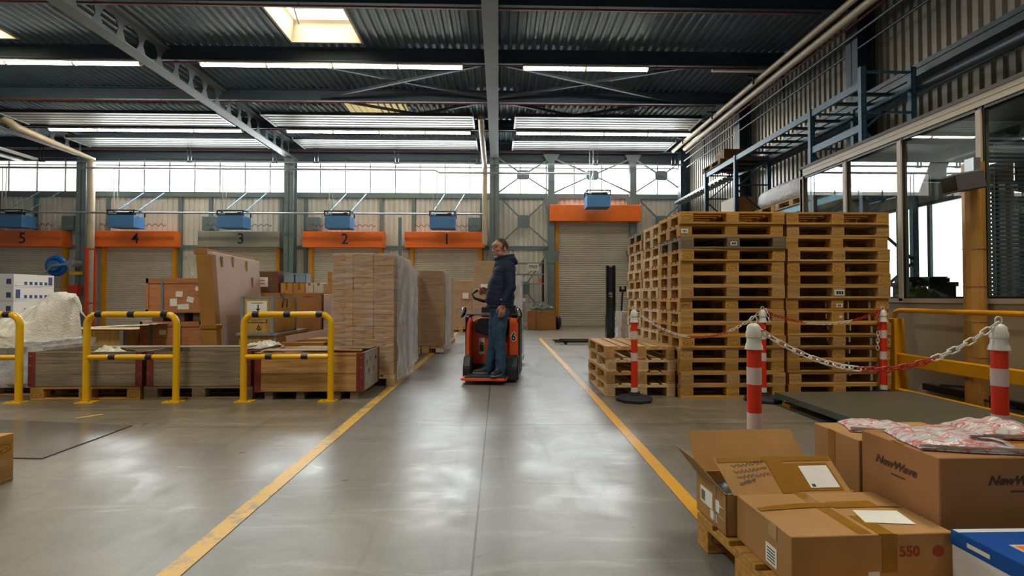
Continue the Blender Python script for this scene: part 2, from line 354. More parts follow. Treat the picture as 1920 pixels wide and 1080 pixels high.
# ------------------------------------------------------------------ mesh helpers
class MB:
    def __init__(s): s.v = []; s.f = []; s.mi = []; s.cur = 0
    def mat(s, i): s.cur = i; return s
    def add(s, vs, fs):
        n = len(s.v); s.v += [tuple(v) for v in vs]; s.f += [tuple(n + i for i in f) for f in fs]; s.mi += [s.cur] * len(fs); return s
    def box(s, x0, x1, y0, y1, z0, z1, mtx=None):
        vs = [Vector((x, y, z)) for z in (z0, z1) for y in (y0, y1) for x in (x0, x1)]
        if mtx is not None: vs = [mtx @ v for v in vs]
        return s.add(vs, [(0, 2, 3, 1), (4, 5, 7, 6), (0, 1, 5, 4), (2, 6, 7, 3), (0, 4, 6, 2), (1, 3, 7, 5)])
    def beam(s, p0, p1, w, h, up=(0, 0, 1)):     # rectangular bar between two points
        p0, p1 = Vector(p0), Vector(p1); d = (p1 - p0).normalized(); u = Vector(up)
        if abs(d.dot(u)) > .98: u = Vector((0, 1, 0))
        a = d.cross(u).normalized() * w / 2; b = a.cross(d).normalized() * h / 2
        vs = [p + sa * a + sb * b for p in (p0, p1) for sa, sb in ((-1, -1), (1, -1), (1, 1), (-1, 1))]
        return s.add(vs, [(0, 3, 2, 1), (4, 5, 6, 7), (0, 1, 5, 4), (1, 2, 6, 5), (2, 3, 7, 6), (3, 0, 4, 7)])
    def tube(s, pts, r, n=10, closed=False, caps=True):
        pts = [Vector(p) for p in pts]; m = len(pts); rs = r if isinstance(r, (list, tuple)) else [r] * m
        vs = []; ref = None
        for i, p in enumerate(pts):
            if closed: d = pts[(i + 1) % m] - pts[i - 1]
            else: d = pts[min(i + 1, m - 1)] - pts[max(i - 1, 0)]
            d.normalize()
            if ref is None:
                ref = Vector((0, 0, 1)) if abs(d.z) < .9 else Vector((1, 0, 0))
            a = d.cross(ref); 
            if a.length < 1e-5: a = d.cross(Vector((0, 1, 0)))
            a.normalize(); b = a.cross(d).normalized(); ref = b
            for k in range(n):
                t = 2 * math.pi * k / n; vs.append(p + rs[i] * (math.cos(t) * a + math.sin(t) * b))
        fs = []
        for i in range(m if closed else m - 1):
            j = (i + 1) % m
            for k in range(n):
                fs.append((i * n + k, i * n + (k + 1) % n, j * n + (k + 1) % n, j * n + k))
        if caps and not closed:
            fs.append(tuple(range(n))); fs.append(tuple((m - 1) * n + k for k in reversed(range(n))))
        return s.add(vs, fs)
    def cyl(s, p0, p1, r0, r1=None, n=16):
        return s.tube([p0, p1], [r0, r0 if r1 is None else r1], n)
    def lathe(s, prof, c=(0, 0, 0), n=20):       # profile of (radius, z)
        vs = []; m = len(prof)
        for r, z in prof:
            for k in range(n):
                t = 2 * math.pi * k / n; vs.append((c[0] + r * math.cos(t), c[1] + r * math.sin(t), c[2] + z))
        fs = [(i * n + k, i * n + (k + 1) % n, (i + 1) * n + (k + 1) % n, (i + 1) * n + k) for i in range(m - 1) for k in range(n)]
        fs += [tuple(reversed(range(n))), tuple((m - 1) * n + k for k in range(n))]
        return s.add(vs, fs)
    def poly(s, pts, depth, normal):              # extruded polygon
        pts = [Vector(p) for p in pts]; d = Vector(normal).normalized() * depth; n = len(pts)
        vs = pts + [p + d for p in pts]
        return s.add(vs, [tuple(reversed(range(n))), tuple(n + i for i in range(n))] + [(i, (i + 1) % n, n + (i + 1) % n, n + i) for i in range(n)])
    def ball(s, c, r, n=12, m=8, mtx=None):
        r = r if isinstance(r, (tuple, list)) else (r, r, r); c = Vector(c); vs = []
        for i in range(m + 1):
            ph = math.pi * i / m
            for k in range(n):
                t = 2 * math.pi * k / n; v = Vector((r[0] * math.sin(ph) * math.cos(t), r[1] * math.sin(ph) * math.sin(t), r[2] * math.cos(ph)))
                if mtx is not None: v = mtx @ v
                vs.append(c + v)
        return s.add(vs, [(i * n + k, (i + 1) * n + k, (i + 1) * n + (k + 1) % n, i * n + (k + 1) % n) for i in range(m) for k in range(n)])
    def grid(s, fn, nu, nv):
        vs = [fn(i / nu, j / nv) for j in range(nv + 1) for i in range(nu + 1)]
        return s.add(vs, [(j * (nu + 1) + i, j * (nu + 1) + i + 1, (j + 1) * (nu + 1) + i + 1, (j + 1) * (nu + 1) + i) for j in range(nv) for i in range(nu)])
    def mesh(s, name, mats, smooth=False, bevel=0):
        me = bpy.data.meshes.new(name); me.from_pydata(s.v, [], s.f)
        for m in (mats if isinstance(mats, (list, tuple)) else [mats]): me.materials.append(M[m] if isinstance(m, str) else m)
        me.polygons.foreach_set('material_index', s.mi); me.validate(); me.update()
        bm = bmesh.new(); bm.from_mesh(me)
        if bevel:
            bmesh.ops.recalc_face_normals(bm, faces=bm.faces)
            bmesh.ops.bevel(bm, geom=[e for e in bm.edges], offset=bevel, segments=1, affect='EDGES', clamp_overlap=True)
        bmesh.ops.recalc_face_normals(bm, faces=bm.faces); bm.to_mesh(me); bm.free()
        if smooth:
            me.polygons.foreach_set('use_smooth', [True] * len(me.polygons))
            try: me.set_sharp_from_angle(angle=R(38))
            except Exception: pass
        return me
    def build(s, name, mats, parent=None, loc=(0, 0, 0), smooth=False, bevel=0, rot=(0, 0, 0)):
        o = bpy.data.objects.new(name, s.mesh(name, mats, smooth, bevel)); COL.objects.link(o)
        o.location = loc; o.rotation_euler = rot
        if parent: o.parent = parent
        return o

def tag(o, label, cat, group=None, kind=None):
    o['label'] = label; o['category'] = cat
    if group: o['group'] = group
    if kind: o['kind'] = kind
    return o
def thing(name, label, cat, loc=(0, 0, 0), rz=0, group=None, rot=None):
    o = bpy.data.objects.new(name, None); COL.objects.link(o); o.empty_display_size = .1
    o.location = loc; o.rotation_euler = rot or (0, 0, rz)
    return tag(o, label, cat, group)
def struct(o): o['kind'] = 'structure'; return o
def centred(mb, name, mats, **kw):   # a single mesh whose origin sits at its base centre
    xs = [v[0] for v in mb.v]; ys = [v[1] for v in mb.v]; zs = [v[2] for v in mb.v]
    c = Vector(((min(xs) + max(xs)) / 2, (min(ys) + max(ys)) / 2, min(zs)))
    mb.v = [tuple(Vector(v) - c) for v in mb.v]
    return mb.build(name, mats, loc=c, **kw)
def dup(o, parent=None, loc=None, rz=None, label=None, group=None):
    c = o.copy(); COL.objects.link(c); c.parent = parent
    if loc is not None: c.location = loc
    if rz is not None: c.rotation_euler = (0, 0, rz)
    if label: c['label'] = label
    if group: c['group'] = group
    for ch in list(KIDS.get(o.name, [])) or list(o.children):
        dup(ch, c)
    return c
KIDS = {}
def text_mesh(body, size, name, mat, parent=None, loc=(0, 0, 0), rot=(R(90), 0, 0), ext=.0012, shear=0, sx=1.0, bold=0.0):
    cu = bpy.data.curves.new(name, 'FONT'); cu.body = body; cu.size = size; cu.align_x = 'CENTER'; cu.align_y = 'CENTER'
    cu.extrude = ext; cu.shear = shear; cu.offset = bold; cu.resolution_u = 3
    t = bpy.data.objects.new(name, cu); COL.objects.link(t)
    bpy.context.view_layer.update()
    me = bpy.data.meshes.new_from_object(t.evaluated_get(bpy.context.evaluated_depsgraph_get()))
    bpy.data.objects.remove(t); bpy.data.curves.remove(cu)
    for v in me.vertices: v.co.x *= sx
    me.materials.clear(); me.materials.append(M[mat]); me.name = name
    o = bpy.data.objects.new(name, me); COL.objects.link(o); o.location = loc; o.rotation_euler = rot
    if parent: o.parent = parent
    return o
def remeshed(mb, name, mat, voxel, parent=None, loc=(0, 0, 0), smooth_it=4, rot=(0, 0, 0), folds=0.0, fs=(9, 9, 16)):
    o = mb.build('tmp', mat)
    md = o.modifiers.new('r', 'REMESH'); md.mode = 'VOXEL'; md.voxel_size = voxel
    if smooth_it:
        sm = o.modifiers.new('s', 'SMOOTH'); sm.iterations = smooth_it; sm.factor = .5
    bpy.context.view_layer.update()
    me = bpy.data.meshes.new_from_object(o.evaluated_get(bpy.context.evaluated_depsgraph_get()))
    bpy.data.objects.remove(o)
    if folds:      # cloth creases
        nn = [v.normal.copy() for v in me.vertices]
        for v, n_ in zip(me.vertices, nn):
            p = Vector((v.co.x * fs[0] + v.co.z * 4, v.co.y * fs[1], v.co.z * fs[2]))
            v.co += n_ * folds * (noise.noise(p) - .7 * abs(noise.noise(p * 2.1)))
    me.materials.clear(); me.materials.append(M[mat]); me.name = name
    me.polygons.foreach_set('use_smooth', [True] * len(me.polygons))
    o = bpy.data.objects.new(name, me); COL.objects.link(o); o.location = loc; o.rotation_euler = rot
    if parent: o.parent = parent
    return o
ORD = ['bottom', 'second from the floor', 'third from the floor', 'fourth from the floor', 'fifth from the floor', 'sixth from the floor', 'seventh from the floor',
       'eighth from the floor', 'ninth from the floor', 'tenth from the floor', 'eleventh from the floor', 'fourth from the top', 'third from the top', 'second from the top', 'topmost']

# ================================================================== THE SHELL
XL, XR, YB, YN = -24.0, 7.7, 20.9, -6.0
ZD = 7.36                       # underside of the roof sheets
b = MB(); b.box(XL, XR + .3, YN, YB + .3, -.2, 0); struct(b.build('floor', 'floor'))

def corrug_x(mb, x0, x1, y0, y1, z, pitch=.2, h=.05):   # ribs run along Y, profile in the X-Z plane
    n = max(1, round((x1 - x0) / pitch)); p = (x1 - x0) / n; pts = []
    for i in range(n):
        a = x0 + i * p; pts += [(a, z), (a + p * .32, z), (a + p * .45, z + h), (a + p * .87, z + h)]
    pts.append((x1, z)); k = len(pts)
    vs = [(x, y, zz) for y in (y0, y1) for x, zz in pts]
    mb.add(vs, [(i, i + 1, k + i + 1, k + i) for i in range(k - 1)])
b = MB()
ys_open = sorted(set(y for _, y in SKYLIGHTS_AND_FILL))
def strip(x0, x1, holes):       # holes: list of y centres
    y = YN
    for hy in sorted(holes):
        corrug_x(b, x0, x1, y, hy - .85, ZD); y = hy + .85
    corrug_x(b, x0, x1, y, YB + .2, ZD)
strip(XL, -13.2, []); strip(-13.2, -11.5, [11.55, 3.0]); strip(-11.5, -5.0, [])
# translucent sheet opening in the same column of roof as the middle skylight
strip(-5.0, -3.35, [11.55, 3.0, -2.6]); strip(-3.35, 3.05, []); strip(3.05, 4.75, [3.0, -2.6]); strip(4.75, XR + .2, [])
deck = b.build('ceiling', 'deck'); struct(deck)
tb = MB(); corrug_x(tb, -4.95, -3.0, 15.6, 17.6, ZD - .012); sh = tb.build('window_30', 'translucent'); struct(sh)

n_w = [0]
def wname():
    n_w[0] += 1; return f'window_{n_w[0]}'
for (sx, sy) in SKYLIGHTS_AND_FILL:      # skylight: white tapering shaft, pane and bars; nearer ones unseen, added for fill
    x0, x1, y0, y1 = sx - .83, sx + .83, sy - .85, sy + .85
    s = MB(); w = .1; z0, z1 = ZD - .03, ZD + .46
    q = lambda a, c, d, e: s.add([a, c, d, e], [(0, 1, 2, 3)])
    q((x0, y0, z0), (x1, y0, z0), (x1 - w, y0 + w, z1), (x0 + w, y0 + w, z1)); q((x0, y1, z0), (x1, y1, z0), (x1 - w, y1 - w, z1), (x0 + w, y1 - w, z1))
    q((x0, y0, z0), (x0, y1, z0), (x0 + w, y1 - w, z1), (x0 + w, y0 + w, z1)); q((x1, y0, z0), (x1, y1, z0), (x1 - w, y1 - w, z1), (x1 - w, y0 + w, z1))
    for a in (x0 - .05, x1): s.box(a, a + .05, y0 - .05, y1 + .05, z0 - .01, z0 + .06)
    for a in (y0 - .05, y1): s.box(x0, x1, a, a + .05, z0 - .01, z0 + .06)
    root = bpy.data.objects.new(wname(), None); COL.objects.link(root); struct(root)
    s.build('skylight_shaft', 'shaft', root)
    p = MB(); p.box(x0 + w, x1 - w, y0 + w, y1 - w, z1, z1 + .02); p.build('skylight_pane', 'skypane', root)
    p = MB(); p.tube([(x0 + .25, sy + .2, z1 - .03), (x1 - .25, sy + .2, z1 - .03)], .02, 6); p.tube([(x0 + .3, sy + .2, z1 - .03), (x0 + .3, sy + .5, z1 - .25)], .02, 6)
    p.build('opening_bar', 'galv', root)

# girders along Y: flanges and a web with round-cornered openings
n_t = [0]
def tname():
    n_t[0] += 1; return f'trim_{n_t[0]}'
def girder(x, y0=YN, y1=20.6):
    g = MB()
    g.box(x - .16, x + .16, y0, y1, 6.66, 6.69); g.box(x - .13, x + .13, y0, y1, 7.28, 7.31)
    cell = .64; n = int((y1 - y0) / cell); zc = 6.985; hh = .295; r = .245
    for t in (-.008, .008):
        for i in range(n):
            ya = y0 + i * cell; yb = ya + cell; yc = (ya + yb) / 2
            outer = [(ya, zc - hh), (yc, zc - hh), (yb, zc - hh), (yb, zc), (yb, zc + hh), (yc, zc + hh), (ya, zc + hh), (ya, zc)]
            inner = [(yc + r * 1.05 * math.cos(a), zc + r * math.sin(a)) for a in [R(225 + 45 * k) for k in range(8)]]
            vs = [(x + t, a, c) for a, c in outer + inner]
            g.add(vs, [(k, (k + 1) % 8, 8 + (k + 1) % 8, 8 + k) for k in range(8)])
    struct(g.build(tname(), 'girder'))
for gx in (-16.25, -8.25, -.17): girder(gx)
# transverse roof beams (I sections) on top of the girder seats
BY = [5.1, 7.65, 10.25, 12.8, 15.35, 17.9, 20.45]
for y in BY:
    g = MB(); g.box(XL, XR, y - .1, y + .1, 7.0, 7.02); g.box(XL, XR, y - .008, y + .008, 7.02, 7.33); g.box(XL, XR, y - .1, y + .1, 7.33, 7.35)
    struct(g.build(tname(), 'beam'))
# sprinkler pipes below the beams
for i, y in enumerate(BY[2:]):
    g = MB(); g.tube([(XL, y - .02, 6.97), (6.6, y - .02, 6.97)], .022, 8)
    for k in range(14):
        xx = -20 + k * 2; g.cyl((xx, y - .02, 6.97), (xx, y - .02, 7.02), .012, n=6)
    o = centred(g, 'sprinkler_pipe', 'pipe_red', smooth=True)
    tag(o, ['dull red pipe under the roof beam nearest the camera', 'dull red pipe above the near row of lit tubes', 'dull red pipe under the middle roof beam', 'dull red pipe above the far row of lit tubes', 'dull red pipe just above the clerestory windows'][i], 'pipe', 'red pipes along the roof beams')
# roof bracing: crossed angles in the bays either side of the middle girder
for (xa, xb) in ((-.3, -5.3), (0, 5.3)):
    for (ya, yb) in ((12.9, 15.3), (15.4, 17.9)):
        g = MB()
        g.beam((xa, ya, 7.08), (xb, yb, 7.08), .07, .07); g.beam((xb, ya, 7.14), (xa, yb, 7.14), .07, .07)
        struct(g.build(tname(), 'beam'))
# columns (H sections) on the back wall and the right wall
def column(x, y, z1=7.0, w=.38, along='x', mat='column'):
    g = MB(); t = .02; d = .34
    if along == 'x':
        g.box(-w / 2, w / 2, -d / 2, -d / 2 + t, 0, z1); g.box(-w / 2, w / 2, d / 2 - t, d / 2, 0, z1); g.box(-.01, .01, -d / 2, d / 2, 0, z1)
    else:
        g.box(-d / 2, -d / 2 + t, -w / 2, w / 2, 0, z1); g.box(d / 2 - t, d / 2, -w / 2, w / 2, 0, z1); g.box(-d / 2, d / 2, -.01, .01, 0, z1)
    struct(g.build(tname(), mat, loc=(x, y, 0)))
for x in (-16.25, -8.25, -.17): column(x, 20.45, 6.66)
for y in (5.2, 10.3, 15.4, 20.4): column(7.45, y, 7.0, .36, 'y', 'beam')

# ---- back wall: cladding, rails, clerestory
DOORS = [(-19.35 + 0.13, 5), (-15.1 + .38, 4), (-10.6, 3), (-6.48, 2), (-2.32, 1)]
DOORS = [((u - 935) / 47.06, n) for u, n in ((58, 5), (261, 4), (453, 3), (644.5, 2), (834, 1))]
BIG = (3.9, 1.62)
def corr_wall(mb, x0, x1, z0, z1, y, pitch=.21, h=.045):
    n = max(1, round((x1 - x0) / pitch)); p = (x1 - x0) / n; pts = []
    for i in range(n):
        a = x0 + i * p; pts += [(a, y), (a + p * .55, y), (a + p * .68, y + h), (a + p * .87, y + h)]
    pts.append((x1, y)); k = len(pts)
    mb.add([(x, yy, z) for z in (z0, z1) for x, yy in pts], [(i, i + 1, k + i + 1, k + i) for i in range(k - 1)])
b = MB(); corr_wall(b, XL, XR + .1, 0, 5.36, YB); b.mat(1).box(XL, XR + .3, YB + .06, YB + .1, 0, 5.36)
struct(b.build('wall_back', ['clad', 'clad']))
b = MB(); b.box(XL, XR + .2, YB - .12, YB + .05, 5.18, 5.38); struct(b.build(tname(), 'column'))          # sill rail of the glazing
b = MB(); b.box(XL, XR, YB - .06, YB - .0, 3.08, 3.24); struct(b.build(tname(), 'column'))
b = MB(); b.box(XL, XR, YB - .12, YB + .05, 6.72, 7.36); struct(b.build(tname(), 'beam'))
b = MB(); b.box(XL, XR, YB - .0, YB + .06, 6.6, 6.8); struct(b.build(tname(), 'beam'))
for u in (14, 83, 213, 345, 400, 530, 575, 715, 775, 903, 1190):                        # slim wall posts
    x = (u - 935) / 46.2; b = MB(); b.box(x - .07, x + .07, YB - .08, YB - .01, 0, 5.2); struct(b.build(tname(), 'column'))
edges = [XL, -16.25, -8.25, -.17, 1.95, 5.4, XR]
for a, c in zip(edges, edges[1:]):
    root = bpy.data.objects.new(wname(), None); COL.objects.link(root); struct(root); root.location = ((a + c) / 2, YB, 5.36)
    p = MB(); p.box((a - c) / 2 + .02, (c - a) / 2 - .02, .02, .04, 0, 1.36); p.build('window_pane', 'window', root)
    f = MB(); n = max(1, round((c - a) / 1.06))
    for i in range(n + 1):
        x = (a - c) / 2 + i * (c - a) / n; f.box(x - .016, x + .016, -.03, .02, 0, 1.36)
    f.box((a - c) / 2, (c - a) / 2, -.03, .02, 1.08, 1.115)
    f.build('window_frame', 'column', root)

# wind bracing with gusset plates to the right of the middle column
def brace(xc, zc, x0, x1, z0, z1, pw=.5, ph=.38):
    g = MB(); y = 20.62
    for (xx, zz) in ((x0, z0), (x0, z1), (x1, z0), (x1, z1)):
        g.beam((xc, y, zc), (xx, y, zz), .05, .08, (0, 1, 0))
    c = .07
    g.poly([(xc - pw / 2 + c, y - .03, zc - ph / 2), (xc + pw / 2 - c, y - .03, zc - ph / 2), (xc + pw / 2, y - .03, zc - ph / 2 + c), (xc + pw / 2, y - .03, zc + ph / 2 - c),
            (xc + pw / 2 - c, y - .03, zc + ph / 2), (xc - pw / 2 + c, y - .03, zc + ph / 2), (xc - pw / 2, y - .03, zc + ph / 2 - c), (xc - pw / 2, y - .03, zc - ph / 2 + c)], .03, (0, 1, 0))
    struct(g.build(tname(), 'column'))
bx = lambda u: (u - 935) / 46.55
bz = lambda v: 1.14 + (558 - v) / 46.55
brace(bx(981), bz(327), bx(935), bx(1034), bz(295), bz(360)); brace(bx(1112), bz(327), bx(1040), bx(1185), bz(295), bz(360)); brace(bx(1243), bz(327), bx(1192), bx(1290), bz(295), bz(360))
brace(bx(982), bz(415), bx(938), bx(1030), bz(370), bz(458), .48, .5); brace(bx(982), bz(540), bx(938), bx(1030), bz(470), bz(605), .48, .5)
brace(bx(1243), bz(415), bx(1198), bx(1290), bz(370), bz(458), .48, .5)
for u in (1034, 1189):
    x = bx(u); g = MB(); g.box(x - .13, x + .13, 20.55, 20.8, 0, 6.8)
    for zz, hgt in ((bz(368), .5), (bz(288), .25), (bz(470), .5)):
        w2 = .34; g.poly([(x - w2, 20.53, zz), (x + w2, 20.53, zz), (x + .2, 20.53, zz - hgt), (x - .2, 20.53, zz - hgt)], .03, (0, 1, 0))
    struct(g.build(tname(), 'column'))

# ---- dock doors with headers and numbers
def shutter(name, xc, w, h, y):
    root = bpy.data.objects.new(name, None); COL.objects.link(root); struct(root); root.location = (xc, y, 0)
    s = MB(); n = int(h / .085); pts = []
    for i in range(n):
        z = i * h / n; pts += [(0, z), (-.022, z + .02), (-.022, z + .06), (0, z + h / n - .004)]
    pts.append((0, h)); k = len(pts)
    s.add([(x, yy, z) for x in (-w / 2, w / 2) for yy, z in pts], [(i, i + 1, k + i + 1, k + i) for i in range(k - 1)])
    s.box(-w / 2, w / 2, -.03, 0, 0, .1); s.build('shutter_curtain', 'shutter', root)
    for sg in (-1, 1):
        g = MB(); g.box(sg * (w / 2 + .07) - .07, sg * (w / 2 + .07) + .07, -.12, .02, 0, h); g.build('guide_rail', 'yellow_dull', root)
    return root
for i, (x, n) in enumerate(DOORS):
    shutter(f'door_{n}', x + .03, 2.62, 3.16, YB - .1)
    t = thing('door_header', {5: 'orange roller housing with the number five, at the far left', 4: 'orange roller housing with the number four, right of the left column', 3: 'grey roller housing with the number three', 2: 'orange roller housing with the number two, right of the grey one', 1: 'orange roller housing with the number one, beside the worker'}[n], 'door header', (x, 20.4, 3.13), group='numbered roller housings above the dock doors')
    h = MB(); h.box(-1.59, 1.59, 0, .45, 0, .63); h.build('housing', 'grey_hood' if n == 3 else 'orange', t, bevel=.008)
    text_mesh(str(n), .6, 'number', 'ink', t, (.08, -.004, .31), bold=.004)
shutter('door_6', BIG[0] + .05, 3.05, 4.25, YB - .1)
t = thing('door_header', 'large plain orange roller housing above the tall door behind the pallets', 'door header', (3.88, 20.35, 4.2))
h = MB(); h.box(-1.83, 1.83, 0, .5, 0, .66); h.build('housing', 'orange', t, bevel=.008)
# ---- right wall cladding (below the roof), exterior low window
b = MB()
def corr_wall_y(mb, y0, y1, z0, z1, x, pitch=.19, h=.045):
    n = max(1, round((y1 - y0) / pitch)); p = (y1 - y0) / n; pts = []
    for i in range(n):
        a = y0 + i * p; pts += [(a, x), (a + p * .5, x), (a + p * .62, x + h), (a + p * .88, x + h)]
    pts.append((y1, x)); k = len(pts)
    mb.add([(xx, yy, z) for z in (z0, z1) for yy, xx in pts], [(i, i + 1, k + i + 1, k + i) for i in range(k - 1)])
corr_wall_y(b, YN, 7.7, 0, 7.4, XR - .05); corr_wall_y(b, 11.2, YB + .2, 0, 7.4, XR - .05)
corr_wall_y(b, 7.7, 11.2, 2.85, 7.4, XR - .05); corr_wall_y(b, 7.7, 11.2, 0, .35, XR - .05)
for (y0, y1, z0, z1) in ((YN, 7.7, 0, 7.4), (11.2, YB + .3, 0, 7.4), (7.7, 11.2, 2.85, 7.4), (7.7, 11.2, 0, .35)):
    b.box(XR + .02, XR + .1, y0, y1, z0, z1)
struct(b.build('wall_right', 'clad_r'))
root = bpy.data.objects.new(wname(), None); COL.objects.link(root); struct(root); root.location = (XR, 9.45, .35)
p = MB(); p.box(0, .02, -1.75, 1.75, 0, 2.5); p.build('window_pane', 'window_low', root)
p = MB()
for yy in (-1.75, -.55, .62, 1.75): p.box(-.05, 0, yy - .03, yy + .03, 0, 2.5)
p.box(-.05, 0, -1.75, 1.75, 0, .06); p.box(-.05, 0, -1.75, 1.75, 2.44, 2.5); p.build('window_frame', 'steel_dark', root)

# ---- fluorescent rows
def lamp_row(y, z, x0, n, L, lab):
    for i in range(n):
        t = thing('strip_light', (['left', 'right'] if n == 2 else ['leftmost', 'second', 'third', 'rightmost'])[i] + ' ' + lab, 'light', (x0 + L * (i + .5), y, z), group='strip lights, ' + lab)
        g = MB(); g.box(-L / 2 + .01, L / 2 - .01, -.1, .1, .035, .075); g.build('lamp_housing', 'white', t)
        g = MB(); g.tube([(-L / 2 + .04, 0, 0), (L / 2 - .04, 0, 0)], .022, 8); g.tube([(-L / 2 + .04, -.045, .012), (L / 2 - .04, -.045, .012)], .02, 8); g.build('lamp_tube', 'tube', t, smooth=True)
        g = MB(); g.box(-L / 2 + .01, -L / 2 + .035, -.05, .05, -.02, .06); g.box(L / 2 - .035, L / 2 - .01, -.05, .05, -.02, .06); g.build('lamp_socket', 'white', t)
        g = MB(); g.tube([(0, 0, .075), (0, 0, .2)], .006, 5); g.build('hanger_wire', 'galv', t)
    
yl = 12.83; s1 = 960 / yl
lamp_row(yl, 6.91, (380 - 935) / s1, 4, 1.63, 'lit fluorescent strip in the four-lamp row near the middle girder')
lamp_row(yl, 6.91, (980 - 935) / s1, 2, 1.6, 'lit fluorescent strip in the two-lamp row right of the middle girder')
lamp_row(yl, 6.91, (271 - 935) / s1 - 4 * 1.63, 4, 1.63, 'lit fluorescent strip in the near row left of the grey girder')
yl = 17.93; s2 = 960 / yl
lamp_row(yl, 6.9, (540 - 935) / s2, 4, 1.6, 'lit fluorescent strip in the far row left of the middle girder')
lamp_row(yl, 6.9, (967 - 935) / s2, 4, 1.56, 'lit fluorescent strip in the far row right of the middle girder')
lamp_row(yl, 6.9, (107 - 935) / s2, 4, 1.64, 'lit fluorescent strip in the far row beyond the left girder')
g = centred(MB().box(1.6 + 3.85, 7.0 - .1, 12.8, 12.9, 6.92, 6.97), 'strip_light', 'white')
tag(g, 'unlit strip light right of the two-lamp row under the roof', 'light')

# ---- radiant ceiling panels
for (x0, x1, nm_) in ((-15.75, -8.95, 'beyond the left girder'), (-7.55, -.85, 'left of the middle girder'), (.55, 6.6, 'right of the middle girder')):
    for (y0, y1, w_) in ((16.35, 17.5, 'near'), (18.9, 20.1, 'far')):
        t = thing('radiant_panel', f'{w_} long ribbed white heating panel under the roof {nm_}', 'heating panel', ((x0 + x1) / 2, (y0 + y1) / 2, 6.96), group='ribbed heating panels under the roof')
        hx = (x1 - x0) / 2; hy = (y1 - y0) / 2; g = MB()
        n = 5; p = 2 * hy / n; pts = []
        for i in range(n):
            a = -hy + i * p; pts += [(a, .07), (a + p * .06, .07), (a + p * .09, 0), (a + p * .76, 0), (a + p * .79, .07), (a + p * .99, .07)]
        k = len(pts); g.add([(x, yy, z) for x in (-hx, hx) for yy, z in pts], [(i, i + 1, k + i + 1, k + i) for i in range(k - 1)])
        g.build('ribbed_plate', 'radiant', t)
        
        for q in (-hx - .04, hx - .02): g = MB(); g.box(q, q + .06, -hy, hy, -.02, .09); g.build('end_cap', 'radiant', t)
        g = MB(); g.box(-hx, hx, -hy, -hy + .015, -.01, .09); g.box(-hx, hx, hy - .015, hy, -.01, .09); g.build('edge_rail', 'steel_dark', t)

# ---- pipes
def pipe(pts, r, mat, label, name='pipe', cat='pipe', group=None, n=12):
    m = MB(); m.tube(pts, r, n); o = centred(m, name, mat, smooth=True); tag(o, label, cat, group); return o
pipe([(6.62, 1.0, 6.70), (6.62, 19.2, 6.70)], .065, 'pipe_beige', 'upper of two beige pipes running under the roof along the right wall')
pipe([(6.86, 1.0, 6.62), (6.86, 18.6, 6.62)], .085, 'pipe_beige', 'thicker beige pipe beside a thinner one under the roof at right')
pipe([(7.05, 1.0, 6.58), (7.05, 19.0, 6.58)], .03, 'pipe_red', 'thin rusty red pipe beside the two beige roof pipes')
pipe([(7.2, 4.0, 6.45), (7.2, 19.6, 6.45)], .03, 'duct', 'thin grey conduit along the top of the right wall')
pipe([(7.3, 4.0, 6.2), (7.3, 19.6, 6.2)], .022, 'duct', 'lower thin grey conduit near the top of the right wall')
for y in (8, 12.85, 15.4, 17.9):
    g = MB(); g.box(6.35, 7.4, y - .03, y + .03, 6.78, 6.83); g.box(6.5, 6.54, y - .02, y + .02, 6.6, 6.8); g.box(7.28, 7.32, y - .02, y + .02, 6.15, 6.8)
    o = centred(g, 'pipe_bracket', 'steel_dark'); tag(o, {8: 'nearest', 12.85: 'second', 15.4: 'third', 17.9: 'farthest'}[y] + ' steel bracket carrying the beige pipes under the roof at right', 'bracket', 'brackets of the roof pipes')
# dark duct along the wall and the pale cable tray at its far end
g = MB(); g.box(7.02, 7.4, 1.0, 13.2, 4.86, 5.02); g.mat(1).box(7.0, 7.06, 1.0, 13.2, 4.98, 5.06)
o = centred(g, 'cable_duct', ['duct', 'duct']); tag(o, 'dark cable duct running along the corrugated right wall', 'duct')
pipe([(7.0, 1.0, 4.62), (7.0, 13.2, 4.62)], .1, 'duct', 'thick dark pipe below the cable duct on the right wall')
g = MB(); g.box(7.0, 7.35, 13.3, 20.2, 4.86, 4.88); g.box(7.0, 7.02, 13.3, 20.2, 4.86, 4.96); g.box(7.33, 7.35, 13.3, 20.2, 4.86, 4.96)
for i in range(23): g.box(7.0, 7.35, 13.4 + i * .3, 13.44 + i * .3, 4.83, 4.86)
o = centred(g, 'cable_tray', 'tray'); tag(o, 'pale metal cable tray on the right wall behind the blue rack', 'cable tray')
# conduits in front of the clerestory
pipe([(-20.5, 20.1, 6.42), (7.3, 20.1, 6.42)], .035, 'galv', 'upper thin grey pipe crossing in front of the high windows')
g = MB(); g.tube([(-19.5, 20.0, 6.12), (-2.5, 20.0, 6.12), (-2.3, 20.0, 6.02), (3.6, 20.0, 6.02), (3.6, 20.0, 5.0)], .04, 10)
o = centred(g, 'pipe', 'galv', smooth=True); tag(o, 'lower thin grey pipe crossing in front of the high windows with a bend', 'pipe')
for i, u in enumerate((88, 357, 513, 590, 740, 893, 1116, 1265)):
    x = (u - 935) / 48; g = MB(); g.box(x - .015, x + .015, 20.03, 20.07, 6.38, 7.0); g.box(x + .12, x + .15, 20.03, 20.07, 6.38, 7.0); g.box(x - .02, x + .16, 20.03, 20.12, 6.36, 6.39)
    o = centred(g, 'pipe_hanger', 'steel_dark'); tag(o, ORD[i].replace(' from the floor', '').replace('bottom', 'first') + ' small dark pipe hanger from the left before the high windows', 'bracket', 'hangers of the window pipe')
